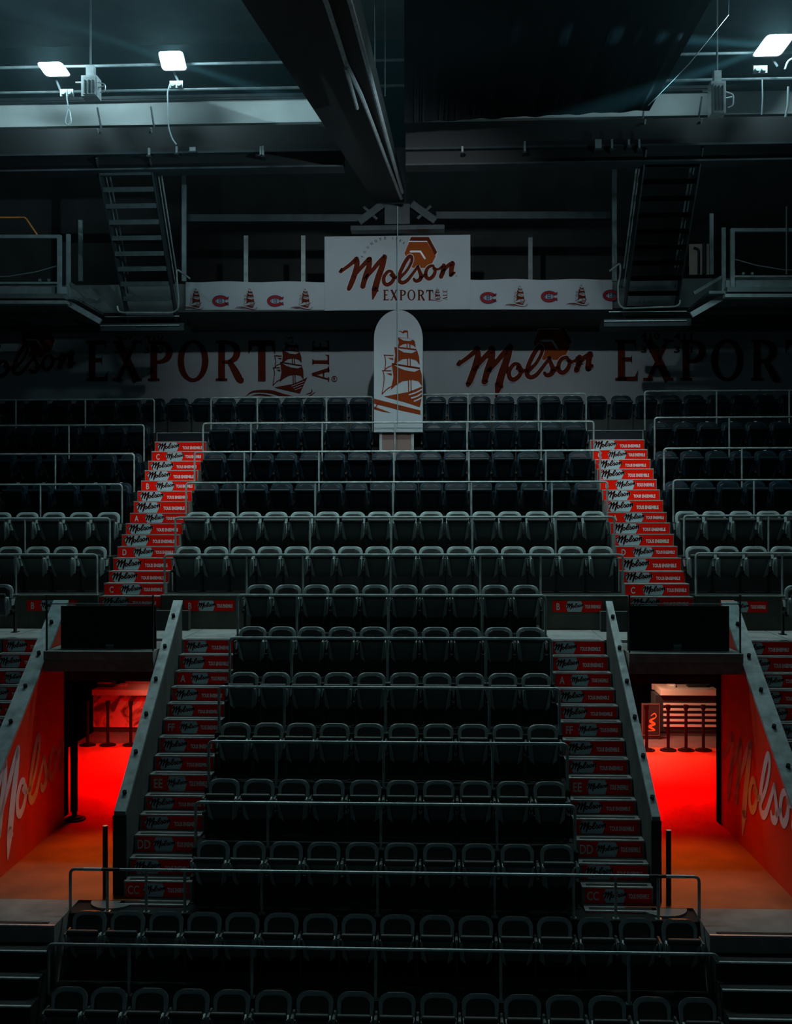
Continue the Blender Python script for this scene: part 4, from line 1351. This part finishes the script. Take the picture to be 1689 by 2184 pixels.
# ------------------------------------------------------------------ floodlights
FLOODS = [(115, 148, 27, 15, 0.1, 'far left'), (368, 130, 26, 20, -.05, 'centre left'), (1650, 97, 29, 22, .25, 'right')]
GLOW = emit('flood_glow', (.80, .97, 1.0), 9.0)
YFL = 21.8
for (x, y, hwp, hhp, sk, l) in FLOODS:
    c = P(x, y, YFL)
    t = empty('hanging_floodlight', c, 'glaring white floodlight, the %s one under the roof' % l, 'floodlight', 'floodlights')
    kx = YFL/FPX
    hw, hh = hwp*kx, hhp*kx
    # lens: rounded slanted rectangle
    L = []
    for (sx, sy) in ((1, 1), (-1, 1), (-1, -1), (1, -1)):
        for q in range(4):
            a = {(1, 1): 0, (-1, 1): PI/2, (-1, -1): PI, (1, -1): 3*PI/2}[(sx, sy)] + q/3*PI/2
            px = sx*(hw-.06) + .06*math.cos(a); pz = sy*(hh-.06) + .06*math.sin(a)
            L.append((px + (pz*sk*3 if x > 800 else -pz*.7 if x < 200 else -pz*.25), pz))
    bm = bmesh.new(); hexa(bm, [(a, -.02, b) for a, b in L], [(a, 0.0, b) for a, b in L]); obj('lens', bm, GLOW, t)
    bm = bmesh.new(); hexa(bm, [(a*1.06, 0.0, b*1.08) for a, b in L], [(a*.6, .22, b*.6) for a, b in L]); obj('housing', bm, M['steel'], t)
    zf = P(x, y+50, YFL).z - c.z
    bm = bmesh.new(); beam(bm, (.0, .12, -hh), (.1, .1, zf+.08), .04, .04); obj('yoke', bm, M['steel'], t)
    bx = {115: .25, 368: .07, 1650: -.25}[x]
    bm = bmesh.new()
    for s in (-1, 1): cyl(bm, (bx+s*.06, .06, zf), (bx+s*.06, -.05, zf), .05, 10)
    boxb(bm, bx-.13, bx+.13, 0, .06, zf-.07, zf+.07); obj('clamp', bm, M['bright'], t, True)
    bm = bmesh.new()
    if x == 115:
        pts = [(142,190),(143,215),(150,245),(152,262),(145,268),(138,262),(146,235),(147,225)]
    elif x == 368:
        pts = [(363,178),(357,195),(358,230),(360,275),(368,298),(376,308)]
    else:
        pts = [(1625,170),(1626,210),(1624,245)]
    tube(bm, bend([P(a, b, YFL-.05) - c for a, b in pts], .08), .014, 6); obj('power_cable', bm, M['cable'], t, True)
    li = bpy.data.lights.new('flood_lamp', 'POINT')
    li.energy = 220.0; li.color = (.62, .92, 1.0); li.shadow_soft_size = .2
    lo_ = bpy.data.objects.new('flood_lamp', li); COL.objects.link(lo_); lo_.location = c + Vector((0, -.25, .1))
# extra cable at the right edge
t = empty('hanging_cable', P(1685, 250, 21.7), 'thick pale cable loop at the right edge beside the floodlight', 'cable')
o0 = t.location.copy()
bm = bmesh.new(); tube(bm, bend([P(1674, 148, 21.7)-o0, P(1680, 130, 21.7)-o0, P(1692, 124, 21.7)-o0], .1), .02, 6); obj('strand', bm, M['cable'], t, True)
t = empty('hanging_cable', P(1675, 250, 21.7), 'straight pale cable end below the cable loop at the right edge', 'cable')
o0 = t.location.copy()
bm = bmesh.new(); tube(bm, [P(1681, 185, 21.7)-o0, P(1680, 225, 21.7)-o0, P(1675, 250, 21.7)-o0], .022, 6); obj('strand', bm, M['cable'], t, True)
# moving-head style fixtures
for (x0, x1, y0, y1, l) in ((173, 206, 160, 205, 'left'), (1517, 1548, 172, 242, 'right')):
    a, b = P(x0, y1, 21.7), P(x1, y0, 21.7)
    t = empty('stage_fixture', (a.x, 21.7, a.z), 'tall grey cased stage fixture clamped on a pipe, %s one' % l, 'stage light', 'stage fixtures')
    w, h = b.x-a.x, b.z-a.z
    bm = bmesh.new(); boxb(bm, 0, w, 0, .3, 0, h); boxb(bm, .04, w-.03, -.03, 0, .03, h-.05); obj('casing', bm, M['bright'], t)
    for k in range(3):
        bm = bmesh.new(); boxb(bm, w*(.22+.25*k), w*(.30+.25*k), -.04, -.03, .06, h-.1); obj('rib', bm, M['steel'], t)
    bm = bmesh.new(); cyl(bm, (w, .1, h*.5), (w+.14, .1, h*.55), .018, 8); cyl(bm, (-.14, .1, h*.75), (0, .1, h*.75), .018, 8); obj('side_knob', bm, M['bright'], t, True)
    bm = bmesh.new(); boxb(bm, w*.25, w*.75, .05, .2, h, h+.22); tube(bm, bend([(w, .05, h*.7), (w+.16, .05, h*.6), (w+.15, .05, h*.25), (w+.05, .05, h*.2)], .06), .012, 6); obj('clamp', bm, M['bright'], t, True)
    bm = bmesh.new(); tube(bm, [(w*.5, .12, h+.2), (w*.5, .12, h+4)], .02, 6); obj('hanger', bm, M['steel'], t)

# ------------------------------------------------------------------ catwalk stairs and platforms
def catwalk_stair(side):
    left = side == 'left'
    u0, u1 = (-6.47, -5.38) if left else (4.46, 5.56)
    nst = 10
    Yb, zbz = 24.6, CAMZ + 4.42
    t = empty('catwalk_stair', (XU((u0+u1)/2, Yb), Yb, zbz-.25), 'steep dark steel stair with thin handrails at the %s of the banners' % side, 'stair', 'catwalk stairs')
    o0 = t.location.copy()
    V = lambda u, Y, z: Vector((XU(u, Y), Y, z)) - o0
    for k in range(nst):
        Y, z = Yb - .225*k, zbz + .275*k
        bm = bmesh.new()
        c = (V(u0, Y, z) + V(u1, Y, z))/2
        box(bm, c, (u1-u0-.04, .24, .035)); box(bm, c + Vector((0, -.12, -.035)), (u1-u0-.04, .02, .10))
        obj('tread', bm, M['treadmetal'] if left else M['void'], t)  # right treads coloured black in place of the shade over them
    for u in (u0, u1):
        bm = bmesh.new(); beam(bm, V(u, Yb+.15, zbz-.15), V(u, Yb-.225*nst, zbz+.275*nst), .03, .24); obj('stringer', bm, M['steel'], t)
        for dz, r in ((.55, .016), (.98, .02)):
            bm = bmesh.new(); tube(bm, [V(u, Yb+.1, zbz+dz-.1), V(u, Yb-.225*nst, zbz+.275*nst+dz)], r, 8); obj('handrail', bm, M['bright'] if (u == u1) == left else M['steelgrey'], t, True)
    # landing
    bm = bmesh.new()
    a, b = V(u0-.5, 24.3, zbz-.25), V(u1+.25, 24.3, zbz-.25)
    boxb(bm, a.x, b.x, a.y, a.y+.7, -.2, -.04); obj('landing', bm, M['steel'], t)
    bm = bmesh.new(); boxb(bm, a.x, b.x-.1, a.y-.03, a.y, -.10, -.08); boxb(bm, a.x+.1, b.x-.1, a.y-.03, a.y, .1, .115); obj('kick_plate', bm, M['bright'], t)
    # bright looped guard tube
    px = ([(250,653),(252,664),(262,667),(368,667),(380,660),(381,640),(378,606),(376,573),(405,594)] if left else
          [(1451,640),(1449,650),(1440,654),(1328,658),(1319,648),(1318,610),(1323,585),(1323,560),(1300,578)])
    bm = bmesh.new(); tube(bm, bend([P(x, y, 24.15)-o0 for x, y in px], .08), .02, 8); obj('guard_loop', bm, M['rail'], t, True)
catwalk_stair('left'); catwalk_stair('right')

def platform(side):
    left = side == 'left'
    Yp = 23.6
    sx = (lambda x: x) if left else (lambda x: 1689-x)
    dy = 0 if left else -14
    t = empty('catwalk_platform', P(sx(60), 650+dy, Yp), 'dark steel catwalk platform with frame and slack chain at the %s edge' % side, 'platform', 'catwalk platforms')
    o0 = t.location.copy()
    q = lambda x, y, d=0: P(sx(x), y+dy, Yp+d) - o0
    def bar(nm, x0, y0, x1, y1, w, m, d=0, dp=.08):
        bm = bmesh.new(); beam(bm, q(x0, y0, d), q(x1, y1, d), dp if abs(x1-x0) > abs(y1-y0) else w*Yp/FPX, w*Yp/FPX if abs(x1-x0) > abs(y1-y0) else dp)
        obj(nm, bm, m, t)
    bar('top_beam', -120, 505, 130, 505, 7, M['platmetal'])
    bar('upright', 127, 502, 127, 640, 8, M['platmetal'])
    bar('upright', 146, 500, 146, 650, 7, M['platmetal'], .3)
    bar('upright', 172, 470, 172, 600, 7, M['steelgrey'], .6)
    bar('guard_tube', -120, 604, 123, 604, 4, M['rail'])
    bar('deck_edge', -120, 620, 142, 620, 15, M['platmetal'], .1)
    bar('deck_edge', -120, 634, 142, 634, 10, M['steelgrey'], .0, .3)
    bar('bottom_flange', -120, 646, 145, 646, 7, M['platmetal'], -.02, .2)
    bar('brace', 148, 648, 215, 686, 12, M['platmetal'], .3)
    bar('brace', 150, 605, 210, 640, 7, M['steelgrey'], .3)
    bm = bmesh.new(); box(bm, q(30, 650, 1.0) + Vector((0, 0, -.05)), (3.4, 2.0, .06)); obj('deck', bm, M['steelgrey'], t)
    bm = bmesh.new()
    tube(bm, [q(-120, 582), q(-40, 592), (q(20, 589)), q(75, 580), q(122, 567)], .012, 6); obj('chain', bm, M['bright'], t, True)
    for k, x in enumerate((85, 104)):
        bm = bmesh.new(); p = q(x, 600); boxb(bm, p.x-.025, p.x+.025, p.y-.02, p.y+.02, p.z, p.z+.05); obj('clip', bm, M['bright'], t)
platform('left'); platform('right')
# dark mass under the catwalks, thin orange bar, tan panel
for side, xa, xb, yb in (('left', -200, 403, 700), ('right', 1300, 1900, 690)):
    a, b = P(xa, yb, 25.25), P(xb, yb-18, 25.25)
    t = empty('catwalk_soffit', ((a.x+b.x)/2, 25.25, a.z), 'black underside panel below the %s catwalk' % side, 'soffit panel', 'catwalk soffits')
    bm = bmesh.new(); boxb(bm, -(b.x-a.x)/2, (b.x-a.x)/2, -.2, .2, 0, b.z-a.z); obj('panel', bm, M['blackcloth'], t)
t = empty('orange_bar', P(30, 464, 24.5), 'thin orange bent bar behind the left catwalk platform', 'bar')
o0 = t.location.copy()
bm = bmesh.new(); tube(bm, bend([P(-30, 464, 24.5)-o0, P(54, 464, 24.5)-o0, P(80, 502, 24.5)-o0], .05), .02, 6); obj('tube', bm, M['orangebar'], t, True)
a, b = P(1470, 586, 27.0), P(1522, 520, 27.0)
t = empty('tan_panel', ((a.x+b.x)/2, 27.0, a.z), 'dim tan wall panel behind rails left of the right catwalk platform', 'panel')
w, h = b.x-a.x, b.z-a.z
bm = bmesh.new(); boxb(bm, -w/2, w/2, 0, .05, 0, h); obj('board', bm, M['counter'], t)
bm = bmesh.new(); tube(bm, bend([(-.08, -.08, 0), (-.08, -.08, h*.8), (-.2, -.08, h*.85)], .1), .03, 8); tube(bm, [(.05, -.08, 0), (.05, -.08, h)], .05, 8); obj('rail', bm, M['steel'], t, True)
px_bar('hanger_rod', 'thin pale rod hanging at the right edge above the right platform', 'rod', ((1677, 585), (1677, 440)), 23.5, 2.2, M['bright'], None, .02)

# ------------------------------------------------------------------ lights
def light(name, kind, loc, energy, color, target=None, **kw):
    li = bpy.data.lights.new(name, kind)
    li.energy = energy; li.color = color
    for k, v in kw.items(): setattr(li, k, v)
    o = bpy.data.objects.new(name, li); COL.objects.link(o)
    o.location = loc
    if target is not None:
        o.rotation_euler = (Vector(target) - Vector(loc)).to_track_quat('-Z', 'Y').to_euler()
    return o
# bowl spotlight hung ahead of the stand
light('bowl_spot', 'SPOT', (-.55, 16.0, CAMZ+6.4), 800, (.86, .96, 1.0), (-.8, 28.0, CAMZ+3.2), spot_size=math.radians(64), spot_blend=.8, shadow_soft_size=.08)
# aisle lights
light('aisle_spot_left', 'SPOT', (-4.4, 14.0, CAMZ+6.5), 800, (1.0, .95, .95), (XU(-5.37, 24), 24.3, CAMZ+.9), spot_size=math.radians(17), spot_blend=1.0, shadow_soft_size=.1)
light('aisle_spot_right', 'SPOT', (3.6, 14.0, CAMZ+6.5), 800, (1.0, .95, .95), (XU(4.38, 24), 24.3, CAMZ+.9), spot_size=math.radians(17), spot_blend=1.0, shadow_soft_size=.1)
# overhead house light
light('house_light', 'AREA', (-.3, 20.6, CAMZ+6.3), 275, (.70, 1.0, 1.0), (-.3, 21.0, 0), shape='RECTANGLE', size=13, size_y=.6, spread=math.radians(130))
light('house_light_front', 'AREA', (-.3, 16.6, CAMZ+6.3), 16, (.70, 1.0, 1.0), (-.3, 20.4, CAMZ-.8), shape='RECTANGLE', size=11, size_y=.6, spread=math.radians(90))
light('added_pipe_spot', 'SPOT', (5.0, 15.0, CAMZ+5.2), 1800, (.62, .93, 1.0), (-1.0, 19.0, CAMZ+6.7), spot_size=math.radians(36), spot_blend=.8, shadow_soft_size=.05)  # unseen spot added to pick out the pipes under the raking girder
light('arena_fill', 'AREA', (0, -6, CAMZ+5), 58, (.62, .92, 1.0), (0, 26, CAMZ+1), shape='RECTANGLE', size=22, size_y=8)
for sx in (-1, 1):
    light('added_catwalk_fill', 'POINT', (-.6+sx*5.2, 20.6, CAMZ+5.6), 38, (.6, .95, 1.0), shadow_soft_size=.1)  # unseen fill added each side to bring out the catwalk metal
# passage lights
for side, lo, hi in (('left', -6.0, -4.17), ('right', 3.2, 5.02)):
    u = (lo+hi)/2
    light('red_light_'+side, 'AREA', (XU(u, 22.8), 22.8, CAMZ-2.62), 760, (1.0, .0, .0), (XU(u, 22.8), 22.8, 0), size=1.4, shape='SQUARE', spread=math.radians(130))
    light('counter_red_'+side, 'SPOT', (XU(u, 24.4), 24.4, CAMZ-2.65), 170, (1.0, .0, .0), (XU(u-(1.2 if side == 'left' else -.5), 26.4), 26.4, VF+.45), spot_size=math.radians(60), spot_blend=.6, shadow_soft_size=.15)  # extra red spot added to brighten the counter front
    light('amber_light_'+side, 'SPOT', (XU(u, 18.3), 18.3, ZL0-.05), 320, (1.0, .20, .01), (XU(u+(.25 if side == 'left' else -.25), 16.6), 16.6, VF), spot_size=math.radians(75), spot_blend=1.0, shadow_soft_size=.2)
    light('stand_light_'+side, 'AREA', (XU(u, 27.0)-(1.0 if side == 'left' else -.6), 25.5, CAMZ-2.62), 240, (1.0, .62, .42), (XU(u, 27.0)-(1.0 if side == 'left' else -.6), 26.6, VF+.9), size=.8, shape='SQUARE')

w = bpy.data.worlds.new('arena_gloom')
S.world = w
w.use_nodes = True
w.node_tree.nodes['Background'].inputs['Color'].default_value = (.12, .70, .90, 1)
w.node_tree.nodes['Background'].inputs['Strength'].default_value = .004

# thin haze under the roof
def haze():
    m = bpy.data.materials.new('roof_haze'); m.use_nodes = True
    nt = m.node_tree; nt.nodes.remove(nt.nodes['Principled BSDF'])
    vs = nt.nodes.new('ShaderNodeVolumeScatter')
    vs.inputs['Color'].default_value = (.55, .9, 1.0, 1)
    vs.inputs['Density'].default_value = .0042
    vs.inputs['Anisotropy'].default_value = .3
    nt.links.new(vs.outputs[0], nt.nodes['Material Output'].inputs['Volume'])
    bm = bmesh.new(); boxb(bm, -11, 11, 15, 24.6, CAMZ+7.2, CAMZ+12.4)
    o = obj('haze', bm, m)
    tag(o, 'thin blue haze hanging under the roof around the floodlights', 'haze', None, 'stuff')
haze()
for k, (fx, fy, tx, ty, e) in enumerate(((1650, 97, 850, 45, 26000), (1650, 97, 1250, 245, 16000), (368, 130, -250, -80, 18000), (368, 130, 700, 240, 12000))):
    a = P(fx, fy, YFL-.3); b = P(tx, ty, YFL-1.0)
    light('flood_beam', 'SPOT', a, e, (.35, .85, 1.0), b, spot_size=math.radians(8), spot_blend=1.0, shadow_soft_size=.06)

# ------------------------------------------------------------------ camera
cd = bpy.data.cameras.new('camera')
cd.sensor_fit = 'AUTO'; cd.sensor_width = 36.0
cd.lens = 36.0*FPX/H
cd.clip_end = 200
co = bpy.data.objects.new('camera', cd)
COL.objects.link(co)
rot = Matrix((R_, U_, -F_)).transposed().to_4x4()
co.matrix_world = Matrix.Translation(CAM) @ rot @ Matrix.Rotation(-ROLL, 4, 'Z')
S.camera = co
S.view_settings.view_transform = 'Standard'
S.view_settings.look = 'None'
S.view_settings.gamma = 1.0
S.view_settings.exposure = 0.0
S.view_settings.use_curve_mapping = False
S.cycles.use_denoising = True
S.cycles.max_bounces = 6
S.cycles.sample_clamp_indirect = 3.0
